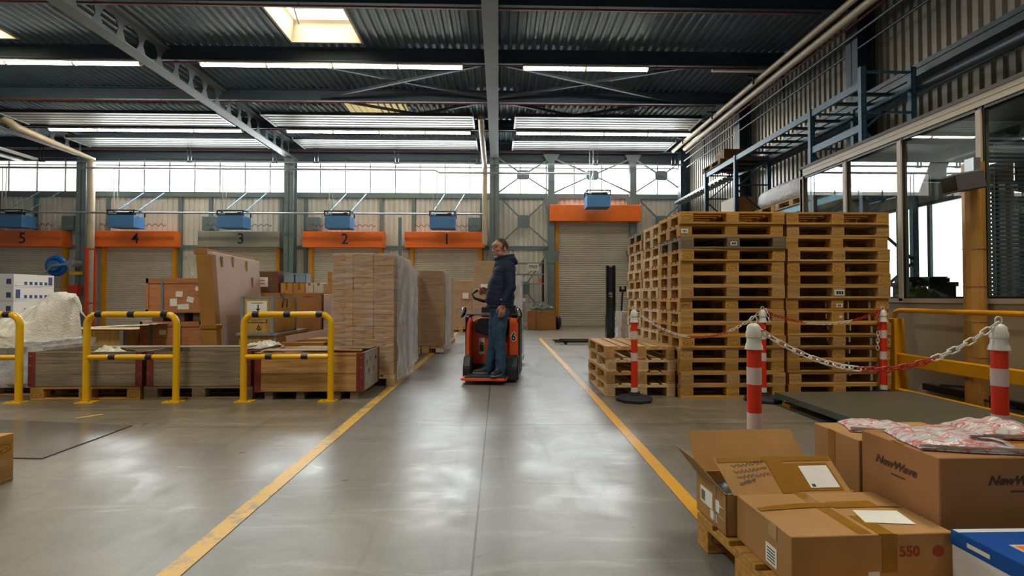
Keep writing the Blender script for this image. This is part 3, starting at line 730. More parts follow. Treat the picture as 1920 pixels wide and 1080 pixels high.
# beige down pipes
pipe([(-.58, 16.6, 7.0), (-.58, 17.2, 6.85), (-.55, 20.15, 6.3), (-.55, 20.15, 3.2)], .1, 'pipe_beige', 'beige drain pipe dropping beside the middle column behind the worker')
pipe([(-16.0, 16.8, 6.98), (-15.9, 17.2, 6.75), (-15.72, 20.1, 6.5), (-15.72, 20.1, .2)], .13, 'pipe_beige', 'beige drain pipe beside the left column near door 4')
g = MB(); g.tube([(-15.62, 19.8, 0), (-15.62, 19.8, 3.0)], .06, 8); g.tube([(-15.3, 19.8, 0), (-15.3, 19.8, 3.0)], .04, 8); g.box(-15.9, -15.15, 19.78, 19.82, 2.95, 3.0); g.box(-15.9, -15.2, 19.78, 19.82, .9, .95)
o = centred(g, 'pipe_guard', 'red_paint', smooth=False); tag(o, 'red tubular pipe guard at the foot of the left column', 'pipe guard')
pipe([(-3.9, 20.3, .0), (-3.9, 20.3, 4.3)], .07, 'column', 'dark grey upright pole between doors 1 and 2')
# long horizontal bar behind the door motors
pipe([(-18.0, 19.75, 4.36), (-.6, 19.75, 4.36)], .035, 'galv', 'long thin grey pipe running past the blue door motors')
# light fitting / tray under the far left girder
g = MB(); g.box(-18.4, -18.1, 14.6, 19.9, 6.35, 6.4); g.mat(1).box(-17.5, -17.3, 15.0, 19.6, 6.32, 6.38)
o = centred(g, 'cable_tray', ['tray', 'white']); tag(o, 'pale cable tray hanging left of the far left girder', 'cable tray')

# ---- blue door motors hung in front of the doors
def motor(x, z, label, y=19.4, w=.95):
    t = thing('door_motor', label, 'door motor', (x, y, z), group='blue door motor units on the back wall')
    g = MB(); g.box(-w / 2, w / 2, 0, .62, 0, .46); g.build('motor_housing', 'blue', t, bevel=.012)
    g = MB(); g.box(-w / 2 - .02, w / 2 + .02, .02, .06, .46, .5); g.box(-w / 2 - .02, w / 2 + .02, -.02, .02, .62, .66)
    for sx in (-1, 1):
        for yy in (0, .6): g.box(sx * w / 2 - .02, sx * w / 2 + .02, yy - .02, yy + .02, .46, .66)
        g.box(sx * w / 2 - .02, sx * w / 2 + .02, 0, .6, .62, .66)
    g.box(-w / 2, w / 2, .58, .62, .62, .66); g.build('mounting_frame', 'steel_dark', t)
    g = MB(); g.cyl((-.25, .2, .55), (.2, .2, .55), .07, n=10); g.box(.2, .34, .12, .3, .47, .6); g.build('motor', 'black', t)
    g = MB()
    for sx in (-1, 1): g.tube([(sx * w * .42, .3, .64), (sx * w * .42 + .35, 1.3 if z < 4 else 1.1, 1.55)], .018, 6)
    g.build('support_strut', 'rack_light', t)
    g = MB()
    for dx in (-.1, .03): g.tube([(dx - w * .25, .1, .64), (dx - w * .25, .1, 2.2)], .014, 6)
    g.build('hanger_rod', 'galv', t)
for u, n in ((36, 5), (238, 4), (437, 3), (634, 2), (829, 1)):
    motor((u - 935) / 49.5, 3.76, 'blue door motor box hanging above the ' + {5: 'housing numbered five', 4: 'housing numbered four', 3: 'grey housing', 2: 'housing numbered two', 1: 'housing numbered one'}[n])
motor((1123 - 935) / 49.2, 4.6, 'blue door motor box above the large orange housing', 19.4, .9)
# small wall boxes
for u, lab in ((148, 'dark wall box between doors 5 and 4'), (401, 'dark wall box left of the door 3 motor'), (590, 'grey duct box left of the door 2 motor'), (890, 'grey wall box right of the door 1 motor')):
    x = (u - 935) / 46.5; g = MB(); g.box(x - .25, x + .25, 20.5, 20.8, 3.8, 4.35); g.box(x + .05, x + .25, 20.45, 20.5, 3.85, 4.1)
    o = centred(g, 'wall_box', 'column', bevel=.01); tag(o, lab, 'wall box')
# spring chains of the blue motors: coiled cables along the wall
for i, (x, n) in enumerate(DOORS):
    g = MB(); pts = [(x - 1.2 + k * .04, 20.3 + .0, 3.98 + .05 * math.sin(k * 1.1)) for k in range(64)]
    g.tube(pts, .012, 5); o = centred(g, 'coiled_cable', 'steel_dark', smooth=True); tag(o, 'coiled cable above the housing numbered ' + ['', 'one', 'two', 'three', 'four', 'five'][n], 'cable', 'coiled cables above the doors')

# ---- hose reel and fire hose point on the left column
t = thing('hose_reel', 'blue hose reel on an arm beside the left column', 'hose reel', (-16.8, 20.1, 2.35))
g = MB(); g.tube([(-.1 + .3 * math.cos(a), -.1, .3 * math.sin(a)) for a in [R(20 * k) for k in range(18)]], .11, 8, closed=True); g.build('hose_coil', 'blue_bright', t, smooth=True)
g = MB(); g.cyl((-.1, -.28, 0), (-.1, .1, 0), .2, n=16); g.build('drum', 'blue', t)
g = MB(); g.beam((-.1, -.3, 0), (.55, -.3, .08), .06, .08); g.beam((-.1, -.3, 0), (-.35, -.3, -.3), .04, .05); g.cyl((.55, -.3, .08), (.55, .2, .08), .13, n=10); g.build('arm', 'galv', t)
t = thing('fire_hose_cabinet', 'small red box with a yellow band above it on the left column', 'fire equipment', (-16.3, 20.1, .8))
g = MB(); g.box(-.18, .18, -.08, .14, .42, .82); g.build('cabinet_box', 'red_paint', t, bevel=.01)
g = MB(); g.box(-.06, .12, -.1, -.08, .4, .5); g.build('notice', 'white_paper', t)
g = MB(); g.box(-.2, .2, -.0, .14, 1.22, 1.34); g.build('yellow_band', 'yellow', t)

# ================================================================== FLOOR MARKINGS
def line(pts, w, mat, label, z=.003):
    m = MB()
    for (a, c) in zip(pts, pts[1:]):
        a, c = Vector(a), Vector(c); d = (c - a).normalized(); n = Vector((-d.y, d.x)) * w / 2
        n3 = lambda p, s: (p.x + s * n.x, p.y + s * n.y, z)
        m.add([n3(a, -1), n3(c, -1), n3(c, 1), n3(a, 1)], [(0, 1, 2, 3)])
    o = centred(m, 'floor_line', mat); tag(o, label, 'floor marking'); return o
line([(-1.35, .4), (-1.365, 20.0)], .10, 'line_worn', 'worn yellow line painted left of the aisle')
line([(1.03, .4), (1.1, 5.9), (1.14, 14.2)], .085, 'line', 'yellow line painted right of the aisle')
line([(1.10, 14.2), (4.2, 14.2)], .12, 'line', 'yellow cross line at the far end of the right aisle line', .0035)
line([(-3.98, 4.95), (-3.86, 5.12)], .05, 'line_worn', 'short remnant of yellow paint near the left floor sheet')

# ================================================================== PALLETS
def pallet_meshes(mb_, mk_):
    d = MB()
    for y, w in ((-.3275, .145), (-.165, .1), (0, .145), (.165, .1), (.3275, .145)): d.box(-.6, .6, y - w / 2, y + w / 2, .122, .144)
    for x in (-.5275, 0, .5275): d.box(x - .0725, x + .0725, -.4, .4, .1, .122)
    deck_ = d.mesh('pallet_deck', mb_, bevel=.002)
    c1 = MB().box(-.0725, .0725, -.05, .05, -.039, .039).mesh('pallet_block_side', mk_, bevel=.003)
    c2 = MB().box(-.0725, .0725, -.0725, .0725, -.039, .039).mesh('pallet_block_mid', mk_, bevel=.003)
    b1 = MB().box(-.6, .6, -.05, .05, 0, .022).mesh('pallet_runner_side', mb_, bevel=.002)
    b2 = MB().box(-.6, .6, -.0725, .0725, 0, .022).mesh('pallet_runner_mid', mb_, bevel=.002)
    return deck_, c1, c2, b1, b2
PM = {k: pallet_meshes(*v) for k, v in {'a': ('pal_a', 'pal_ab'), 'b': ('pal_b', 'pal_bb'), 'c': ('pal_c', 'pal_cb'), 'p': ('pal_p', 'pal_pb')}.items()}
def pallet(kind, label, loc, rz=0, group=None, cat='pallet'):
    dm, c1, c2, b1, b2 = PM[kind]
    t = thing('wooden_pallet', label, cat, loc, rz, group)
    def pt(name, me, l):
        o = bpy.data.objects.new(name, me); COL.objects.link(o); o.parent = t; o.location = l
    pt('deck', dm, (0, 0, 0))
    for x in (-.5275, 0, .5275):
        for y in (-.35, 0, .35): pt('block', c2 if y == 0 else c1, (x, y, .061))
    for y in (-.35, 0, .35): pt('bottom_board', b2 if y == 0 else b1, (0, y, 0))
    return t
def stack(cx, cy, n, desc, group, kinds, rz=0, jit=.012, seed=1, pos=None):
    rr = random.Random(seed); made = []
    for i in range(n):
        if n == 15: o_ = ORD[i]
        else: o_ = ['bottom', 'second from the floor', 'second from the top', 'topmost'][i] if n == 4 else (['lower', 'upper'][i])
        p_ = pallet(kinds[i % len(kinds)], f'{o_} pallet in {desc}', (cx + rr.uniform(-jit, jit), cy + rr.uniform(-jit, jit), i * .1415 if n == 15 else i * .1442), rz + rr.uniform(-.008, .008), group); p_.scale.z = .98 if n == 15 else 1.0; made.append(p_)
    return made
def pallet_label(p, x, z, w=.07, h=.045, bars=9):
    m = MB(); m.box(x - w / 2, x + w / 2, -.4035, -.4005, z - h / 2, z + h / 2); m.mat(1)
    for k in range(bars): xx = x - w * .38 + k * w * .76 / bars; m.box(xx, xx + w * .04 * (1 + k % 3), -.4045, -.4035, z - h * .3, z + h * .3)
    m.build('barcode_label', ['white_paper', 'ink'], p)
SA = stack(2.67, 6.17, 15, 'the tall front stack left of the middle gap', 'pallets of the tall front left stack', 'bababbabaabbcab'.replace('', '')[:12] + 'cbb', seed=3)
SB = stack(3.91, 6.19, 15, 'the tall front stack nearest the office glass', 'pallets of the tall front right stack', 'babbabbbabbabab', seed=5)
stack(2.70, 7.03, 15, 'the middle of three stacks facing the aisle', 'pallets of the middle aisle stack', 'papppapappapapp', jit=.02, seed=8)
stack(2.70, 7.88, 15, 'the farthest of three stacks facing the aisle', 'pallets of the farthest aisle stack', 'ppapppappapppac', jit=.02, seed=9)
stack(1.65, 6.5, 4, 'the low stack beside the aisle', 'pallets of the low stack', 'papa', R(90), .012, 4)
pallet_label(SA[12], .0, .06); pallet_label(SA[13], -.54, .062, .08, .05, 5); pallet_label(SB[8], .0, .066, .11, .065); pallet_label(SB[7], .02, .06, .07, .04, 7); pallet_label(SB[6], .03, .07, .035, .03, 2)
text_mesh('OTC', .045, 'handwriting', 'ink', SA[7], (-.535, -.4015, .06), ext=.0006, shear=.2)
stack(-3.45, 2.72, 2, 'the small pair cut off at the left edge', 'pallets at the left edge of the picture', 'ab', R(90), .0, 2)

# ================================================================== FOREGROUND BOXES ON A PALLET
pallet('b', 'pallet in the right foreground under the open cartons', (1.55, 2.02, 0), R(4))
FZ = .146
def carton_box(name, label, loc, w, d, h, mat='card', rz=0, cat='box', group=None, tape=True, bev=.003, tape_mat='tape', tape_axis='x', rot=None):
    t = thing(name, label, cat, loc, rz, group, rot)
    MB().box(-w / 2, w / 2, -d / 2, d / 2, 0, h).build('box_body', mat, t, bevel=bev)
    if tape:
        g = MB(); e = .0015
        if tape_axis == 'x':
            g.box(-w / 2 - e, w / 2 + e, -.03, .03, h - .001, h + e); g.box(-w / 2 - e, -w / 2, -.03, .03, h - min(.09, h * .4), h); g.box(w / 2, w / 2 + e, -.03, .03, h - min(.09, h * .4), h)
        else:
            g.box(-.03, .03, -d / 2 - e, d / 2 + e, h - .001, h + e); g.box(-.03, .03, -d / 2 - e, -d / 2, h - min(.09, h * .4), h); g.box(-.03, .03, d / 2, d / 2 + e, h - min(.09, h * .4), h)
        g.build('tape', tape_mat, t)
    return t
# A: open carton with raised flaps
t = thing('open_carton', 'open cardboard carton with raised flaps at the far left corner of the foreground pallet', 'box', (1.22, 2.275, FZ), R(2))
w, d, h, e = .56, .29, .175, .005
g = MB(); g.box(-w / 2, w / 2, -d / 2, d / 2, 0, e); g.box(-w / 2, -w / 2 + e, -d / 2, d / 2, 0, h); g.box(w / 2 - e, w / 2, -d / 2, d / 2, 0, h); g.box(-w / 2, w / 2, -d / 2, -d / 2 + e, 0, h); g.box(-w / 2, w / 2, d / 2 - e, d / 2, 0, h)
g.build('box_body', 'card_in', t)
def flap(pts, n, name='flap', mat='card_in', parent=None): 
    m = MB(); m.poly(pts, .004, n); return m.build(name, mat, parent)
flap([(-w / 2, d / 2, h), (w / 2, d / 2, h), (w / 2 - .04, d / 2 + .10, h + .165), (-w / 2 - .0, d / 2 + .10, h + .165)], (0, 1, -.5), parent=t)          # rear flap up
flap([(-w / 2, -d / 2, h), (-w / 2, d / 2, h), (-w / 2 - .105, d / 2 - .02, h + .13), (-w / 2 - .105, -d / 2 + .07, h + .13)], (-1, 0, 0), parent=t)       # left flap
nf = flap([(-w / 2 + .03, -d / 2 - .004, h), (w / 2 - .02, -d / 2 - .004, h), (w / 2 - .035, -d / 2 + .118, h + .115), (-w / 2 + .0, -d / 2 + .118, h + .115)], (0, -.7, -.7), parent=t)   # near flap folded back, label side up
def quad_on_flap(u0, u1, v0, v1, name, mat, off=.002):   # decals on the near flap, in its own plane
    m = MB(); o0 = Vector((-w / 2 + .03, -d / 2 - .004, h)); du = Vector((w - .05, 0, 0)); dv = Vector((-.02, .122, .115)); nn = Vector((0, -.7, .7))
    n2 = dv.cross(du).normalized(); n2 = n2 if n2.z * 0 + n2.y < 0 else -n2
    q = [o0 + du * a + dv * c_ + n2 * off for a, c_ in ((u0, v0), (u1, v0), (u1, v1), (u0, v1))]
    m.poly(q, .0008, n2); return m.build(name, mat, t)
quad_on_flap(.42, .56, 0, 1, 'tape', 'tape'); quad_on_flap(0, 1, .86, .99, 'tape', 'tape', .0012)
quad_on_flap(.56, .95, .05, .8, 'tape', 'tape', .001)
quad_on_flap(.68, .93, .12, .72, 'shipping_label', 'white_paper', .003)
quad_on_flap(.70, .73, .15, .22, 'label_print', 'ink', .004)
# handwriting scribble on the flap
m = MB(); rr = random.Random(4); o0 = Vector((-w / 2 + .03, -d / 2 - .004, h)); du = Vector((w - .05, 0, 0)); dv = Vector((-.02, .122, .115)); n2 = Vector((0, -.69, .73))
for L_ in range(4):
    pts = []
    for k in range(26): pts.append(o0 + du * (.1 + .012 * k * (1 if L_ < 3 else .5)) + dv * (.75 - .16 * L_ + .05 * math.sin(k * 2.1 + rr.random() * 2) + .004 * k) + n2 * .003)
    m.tube(pts, .0011, 4)
m.build('handwriting', 'ink_blue', t)
# contents: silvery packets
for i, (x, y, z, mt) in enumerate(((-.2, .04, .115, 'steel_dark'), (-.1, -.03, .10, 'film_silver'), (-.2, -.08, .105, 'film_silver'), (-.05, .06, .12, 'bag_print'), (.08, .03, .09, 'film_silver'))):
    m = MB(); m.grid(lambda u, v: (x + (u - .5) * .16, y + (v - .5) * .12, z + .045 * math.sin(math.pi * u) * math.sin(math.pi * v) + .012 * noise.noise(Vector((u * 6 + i, v * 6, 0)))), 10, 8)
    m.grid(lambda u, v: (x + (u - .5) * .16, y + (v - .5) * .12, z - .045), 2, 2)
    lc = Vector((1.22, 2.275, FZ)); m.v = [tuple(Vector(v) + lc) for v in m.v]
    o = centred(m, 'packet', mt, smooth=True); tag(o, ['small dark packet in the open carton', 'silvery packet in the middle of the open carton', 'silvery packet in the near left corner of the open carton', 'white and red packet in the open carton', 'silvery packet under the raised flap of the open carton'][i], 'packet', 'packets inside the open carton')
# labels on the left face of A
for (y0, y1, z0, z1, mt, nm_) in ((-.02, .10, .06, .13, 'white_paper', 'barcode_label'), (-.085, -.05, .07, .12, 'white_paper', 'small_label'), (-.06, -.0, .02, .055, 'white_paper', 'small_label'), (-.055, -.03, .0, .175, 'tape', 'tape')):
    m = MB(); m.box(-w / 2 - .0016, -w / 2, y0, y1, z0, z1)
    if nm_ == 'barcode_label':
        m.mat(1)
        for k in range(10): m.box(-w / 2 - .0022, -w / 2 - .0016, y1 - .012 - k * .004, y1 - .0105 - k * .004, z0 + .01, z1 - .015)
    m.build(nm_, [mt, 'ink'], t)
# B: long taped carton in front of it
t = thing('taped_carton', 'long closed cardboard carton with brown tape and white label nearest the camera', 'box', (1.285, 1.935, FZ), R(2))
w, d, h = .585, .375, .177
MB().box(-w / 2, w / 2, -d / 2, d / 2, 0, h).build('box_body', 'card', t, bevel=.003)
m = MB(); m.grid(lambda u, v: (-w / 2 + .01 + (w - .02) * u, .02 + .03 * v + .02 * math.sin(u * 3), h + .003 + .006 * math.sin(u * 5) * v), 14, 3); m.build('torn_tape', 'tape', t)
m = MB(); m.box(-.05, .0, -.18, d / 2 + .001, h, h + .0012); m.box(.02, .075, -d / 2 - .001, -.04, h, h + .0018); m.box(.03, .085, -d / 2 - .0016, -d / 2, h - .13, h); m.build('tape', 'tape', t)
m = MB(); m.box(.02, .2, .03, .09, h + .002, h + .003); m.build('tape', 'tape', t)
m = MB(); v4 = [(-.0 + .02, -.10), (.19, -.125), (.215, -.01), (.05, .005)]; m.poly([(x + .02, y, h + .002) for x, y in v4], .0012, (0, 0, 1)); m.build('shipping_label', 'white_paper', t)
m = MB(); m.box(-w / 2 - .0018, -w / 2, -.10, -.03, .02, .09); m.mat(1)
for k in range(5): m.box(-w / 2 - .0024, -w / 2 - .0018, -.09, -.04, .03 + k * .011, .034 + k * .011)
m.build('barcode_label', ['white_paper', 'ink'], t)
m = MB(); m.box(-w / 2 - .0018, -w / 2, -.10, -.05, h - .055, h); m.build('tape', 'tape_clear', t)
m = MB(); m.box(-.02, .02, -d / 2 - .0018, -d / 2, .0, .05); m.build('small_label', 'white_paper', t)
m = MB(); m.cyl((.235, -d / 2 - .0016, .115), (.235, -d / 2, .115), .02, n=20); m.build('red_mark', 'ink_red', t)
text_mesh('550', .05, 'red_print', 'ink_red', t, (.13, -d / 2 - .0015, .115), ext=.0005, bold=.001)
# D: big printed carton
t = thing('printed_carton', 'tall brown carton printed on two sides with bags lying on its lid', 'box', (1.915, 2.03, FZ), 0)
w, d, h = .63, .40, .412
MB().box(-w / 2, w / 2, -d / 2, d / 2, 0, h).build('box_body', 'card_warm', t, bevel=.004)
m = MB(); m.box(-w / 2 - .0012, w / 2 + .001, -.03, .03, h - .0, h + .0012); m.build('tape', 'tape', t)
text_mesh('NewWave', .046, 'box_print', 'ink_dk', t, (-w / 2 - .0015, .01, h - .095), (R(90), 0, R(-90)), .0005, .35, 1.05, .0012)
m = MB(); m.box(-w / 2 - .0014, -w / 2, -.04, .03, h - .137, h - .131); m.build('small_print', 'ink_dk', t)
text_mesh('NewWave', .046, 'box_print', 'ink_dk', t, (-.03, -d / 2 - .0015, h - .085), (R(90), 0, 0), .0005, .35, 1.05, .0012)
m = MB(); m.box(-.05, .03, -d / 2 - .0014, -d / 2, h - .127, h - .121); m.build('small_print', 'ink_dk', t)
# E: carton behind D
t = carton_box('brown_carton', 'brown carton at the back of the foreground pallet behind the printed one', (1.87, 2.40, FZ), .55, .32, .362, 'card', 0, tape_mat='tape', tape=False)
m = MB(); m.box(-.2765, -.275, .0, .05, .1, .362); m.build('tape', 'tape', t)
# white and red plastic bags
def bag(x, y, z, w, d, h, rz, label, seed):
    t = thing('plastic_bag', label, 'bag', (x, y, z), rz, 'printed white plastic bags on the foreground cartons')
    def top(u, v, off=0.0):
        k = (math.sin(math.pi * min(1, max(0, u))) * math.sin(math.pi * v)) ** .35
        nz = noise.noise(Vector((u * 4 + seed, v * 4, seed))) * .018 + noise.noise(Vector((u * 11 + seed, v * 9, 3))) * .006
        return ((u - .5) * w * (1 + .03 * math.sin(v * 7 + seed)), (v - .5) * d * (1 + .04 * math.sin(u * 5 + seed)), max(.003, h * k + nz * k * (1.4 - u * .4)) + off)
    m = MB(); m.grid(lambda u, v: top(u, v), 30, 22); m.grid(lambda u, v: (top(u, v)[0], top(u, v)[1], .0), 30, 22)
    nb = 31
    m.build('bag_body', 'bag_print', t, smooth=True)
    for k in range(0):
        u0 = .12 + .26 * k; m = MB()
        m.grid(lambda u, v: top(u0 + .10 * u + .08 * math.sin(4 * v + k + seed), .1 + .75 * v, .0022), 4, 14); m.build('red_print', 'bag_red', t, smooth=True)
    for k in range(2):
        m = MB(); zz = .012 + .013 * k
        m.grid(lambda u, v: ((u - .5) * w * 1.03, -d / 2 - .004 + .012 * v + .004 * math.sin(u * 9 + k), zz * (1 - .6 * v) + .004 * noise.noise(Vector((u * 8, k, seed)))), 16, 3); m.build('folded_edge', 'bag', t, smooth=True)
    return t
bag(1.83, 2.42, FZ + .364, .30, .20, .035, R(-18), 'white and red plastic bag on the rear carton', 1)
o = bag(1.81, 2.02, FZ + .414, .36, .30, .045, R(-12), 'white and red plastic bag with a black strip on the printed carton', 5)
m = MB(); m.grid(lambda u, v: (.02 + .12 * u, -.10 + .028 * v, .046 + .004 * math.sin(3 * u)), 5, 2); m.build('black_strip', 'ink', o, smooth=True)
bag(2.14, 2.16, FZ + .414, .28, .26, .052, R(-8), 'crumpled white and red plastic bag at the right picture edge', 9)
# blue and white cartons at the bottom right corner
pallet('a', 'pallet under the blue and white cartons at the bottom right', (2.05, 1.18, 0), 0)
for i, (x, y, hh, lab) in enumerate(((1.705, 1.6, .197, 'blue and white carton in the bottom right corner beside the taped carton'), (2.02, 1.625, .215, 'second blue and white carton at the far right of the bottom corner'))):
    w, d = .29, .32
    t = thing('blue_white_carton', lab, 'box', (x, y - .02, FZ), 0, group='blue and white cartons at the bottom right')
    MB().box(-w / 2, w / 2, -d / 2, d / 2, 0, hh).build('box_body', 'wbox', t, bevel=.003)
    m = MB(); m.box(-w / 2 - .0012, w / 2 + .0012, -d / 2 - .0012, d / 2 + .0012, hh - .05, hh - .001); m.box(-w / 2 + .0, w / 2, -d / 2, d / 2 - .03, hh - .002, hh + .0012); m.build('blue_print', 'print_blue', t)
    m = MB(); m.box(-w / 2 + .08, w / 2 - .04, -d / 2 + .03, d / 2 - .12, hh + .0012, hh + .002); m.build('picture_print', 'wbox_cream', t)
    m = MB(); m.box(-w / 2 - .002, -w / 2 - .0012, .02, .1, hh - .034, hh - .02); m.build('white_print', 'white', t)
    m = MB(); m.box(-w / 2 + .09, -w / 2 + .13, -d / 2 + .06, d / 2 - .13, hh + .002, hh + .0026); m.build('orange_print', 'orange', t)

# ================================================================== LEFT: BARRIERS, CRATES
def barrier(x, w, label, y=5.7):
    t = thing('steel_barrier', label, 'barrier', (x, y, 0), group='yellow and black tubular barriers')
    H = .955; r = .034; c = .11; g = MB()
    pts = [(-w / 2, 0, .01), (-w / 2, 0, H - c)] + [(-w / 2 + c - c * math.cos(a), 0, H - c + c * math.sin(a)) for a in (R(22), R(45), R(68))] + [(-w / 2 + c, 0, H), (w / 2 - c, 0, H)] + \
          [(w / 2 - c + c * math.sin(a), 0, H - c + c * math.cos(a)) for a in (R(22), R(45), R(68))] + [(w / 2, 0, H - c), (w / 2, 0, .01)]
    g.tube(pts, r, 14); g.build('hoop', 'yellow', t, smooth=True)
    g = MB(); g.tube([(-w / 2 + .02, 0, .49), (w / 2 - .02, 0, .49)], .028, 12); g.build('cross_rail', 'yellow', t, smooth=True)
    for fx, z, rr_ in ((-.36, H, r), (0, H, r), (.37, H, r), (-.21, .49, .028), (.2, .49, .028)):
        g = MB(); g.tube([(fx * w - .036, 0, z), (fx * w + .036, 0, z)], rr_ + .0015, 14); g.build('black_band', 'black', t, smooth=True)
    for sx in (-1, 1):
        g = MB(); g.box(sx * w / 2 - .1 - .02 * sx, sx * w / 2 + .09 - .02 * sx, -.06, .06, 0, .012); g.build('base_plate', 'yellow', t)
        for dx in (-.06, .05): g = MB(); g.cyl((sx * w / 2 + dx, -.03, .012), (sx * w / 2 + dx, -.03, .022), .01, n=6); g.build('bolt', 'galv', t)
barrier(-5.69, .99, 'yellow and black barrier cut off by the left edge'); barrier(-4.0, .96, 'yellow and black barrier in front of the grey crates')
barrier(-2.32, .945, 'yellow and black barrier in front of the golden crate near the aisle')

def open_crate(x0, x1, y0, y1, z0, z1, mat, label, side=None):
    t = thing('wooden_crate', label, 'crate', ((x0 + x1) / 2, (y0 + y1) / 2, z0), group='wooden crates with red-brown corner irons')
    hx, hy, h, e = (x1 - x0) / 2, (y1 - y0) / 2, z1 - z0, .022
    g = MB(); g.box(-hx, hx, -hy, -hy + e, 0, h); g.build('front_panel', mat, t, bevel=.002)
    g = MB(); g.box(-hx, hx, hy - e, hy, 0, h); g.build('back_panel', mat, t, bevel=.002)
    for sx in (-1, 1):
        g = MB(); g.box(min(sx * hx, sx * (hx - e)), max(sx * hx, sx * (hx - e)), -hy + e, hy - e, 0, h); g.build('side_panel', side if side and sx > 0 else mat, t, bevel=.002)
        for sy in (-1, 1):
            g = MB(); q = .003
            xa, xb = sorted((sx * (hx + q), sx * (hx - .075))); ya, yb = sorted((sy * (hy + q), sy * hy)); g.box(xa, xb, ya, yb, -.0, h)
            xa, xb = sorted((sx * (hx + q), sx * hx)); ya, yb = sorted((sy * (hy + q), sy * (hy - .075))); g.box(xa, xb, ya, yb, -.0, h)
            g.build('corner_iron', 'rust', t)
            g = MB()
            for k in range(4): g.ball((sx * (hx - .02), sy * (hy + .004), h * (.12 + .25 * k)), .006, 6, 4)
            g.build('rivet', 'galv', t)
    g = MB(); g.box(-hx + e, hx - e, -hy + e, hy - e, .0, .02); g.build('floor_panel', mat, t)
    return t
open_crate(-5.22, -3.98, 5.84, 6.62, .147, .535, 'crate_grey', 'grey weathered crate on a pallet behind the left barriers')
pallet('b', 'pallet under the grey weathered crate on the left', (-4.6, 6.24, 0))
open_crate(-3.93, -2.78, 5.84, 6.62, .147, .54, 'crate_grey', 'grey-brown crate between the two barriers')
pallet('c', 'pallet under the middle grey-brown crate', (-3.36, 6.24, 0))
t = open_crate(-2.725, -1.52, 5.80, 6.56, .085, .52, 'crate_gold', 'golden wooden crate with red-brown irons beside the aisle line', 'crate_side')
for k in (-.45, -.1, .3, .5):
    g = MB(); g.box(k - .045, k + .045, -.36, .36, -.085, 0); g.build('foot', 'pal_c', t)
# stencils on the golden crate's aisle side
for (y, z, sz, s_) in ((-.22, .3, .09, 'Y'), (-.05, .33, .07, 'T'), (-.12, .2, .08, '11'), (.1, .2, .09, '11'), (.2, .32, .06, 'UN')):
    text_mesh(s_, sz, 'stencil', 'ink', t, (.6055, y, z), (R(90), 0, R(90)), .0005)
g = MB(); g.box(.555 - 1.0, .6 - .4, -.3835, -.38, .395, .41); g.build('stencil', 'ink', t)
# boards lying on the crates
for (xa, ya, xb, yb, z, w_, th, mt, lab) in ((-2.6, 6.35, -1.6, 6.05, .525, .03, .018, 'wood_strip', 'pale batten lying across the golden crate'), (-2.5, 6.42, -1.55, 6.4, .525, .3, .008, 'crate_grey', 'grey board lying on the golden crate'),
                                             (-2.75, 6.1, -2.0, 6.12, .525, .24, .008, 'crate_grey', 'dull grey board on the left end of the golden crate'), (-4.7, 6.3, -3.0, 6.35, .545, .2, .012, 'crate_grey', 'long grey plank bridging the two grey crates')):
    g = MB(); g.beam((xa, ya, z), (xb, yb, z), w_, th); o = centred(g, 'board', mt); tag(o, lab, 'board')
# crumpled sheet in the left crate
def heap(name, mat, x0, x1, y0, y1, z, h, seed, label, cat, sc=3.0):
    m = MB()
    def f(u, v):
        k = max(0.0, math.sin(math.pi * u) * math.sin(math.pi * v)) ** .4
        nz = noise.fractal(Vector((u * sc + seed, v * sc, seed)), 1, 2, 4) * .45 - .5 * abs(noise.noise(Vector((u * 7 + seed, v * 5, 2))))
        return (x0 + (x1 - x0) * u, y0 + (y1 - y0) * v, z + max(0.002, h * k * (.75 + nz)))
    m.grid(f, 44, 30); o = centred(m, name, mat, smooth=True); tag(o, label, cat); return o
heap('film_scrap', 'film_heap', -4.85, -4.35, 6.0, 6.4, .44, .14, 3, 'crumpled white film sticking out of the left grey crate', 'film')
heap('film_scrap', 'film_heap', -3.2, -2.8, 6.5, 6.8, .5, .11, 6, 'crumpled white film between the middle and golden crates', 'film')

# milky film heap on a wrapped pallet at the far left
pallet('a', 'pallet under the film-covered load at the left', (-5.88, 6.5, 0))
t = thing('wrapped_load', 'grey film-wrapped low load under the crumpled sheet at the left', 'wrapped load', (-5.88, 6.5, .146))
MB().box(-.55, .55, -.36, .36, 0, .42).build('box_body', 'wbox_cream', t, bevel=.01)
def film_shell(mb, hx, hy, h, seed, amp=.012, bot=0.0, flare=.015):
    def wv(p): return amp * noise.fractal(p * 5 + Vector((seed, seed, 0)), 1, 2, 3)
    def side(ax, sg):
        def f(u, v):
            z = bot + (h - bot) * v; L = (hx if ax == 'y' else hy); s_ = -L + 2 * L * u
            o_ = (hy if ax == 'y' else hx) + .004 + abs(wv(Vector((s_, sg, z)))) + flare * (1 - v) ** 2 * (.5 + .5 * math.sin(s_ * 9 + seed))
            o_ *= 1
            return (s_, sg * o_, z) if ax == 'y' else (sg * o_, s_, z)
        mb.grid(f, 16, 24)
    for ax in 'xy':
        for sg in (-1, 1): side(ax, sg)
    mb.grid(lambda u, v: (-hx + 2 * hx * u, -hy + 2 * hy * v, h + .004 + abs(wv(Vector((u, v, 0))))), 8, 8)
g = MB(); film_shell(g, .58, .38, .47, 2, .03, -.05, .03); g.build('stretch_film', 'film_heavy', t, smooth=True)
m = MB()
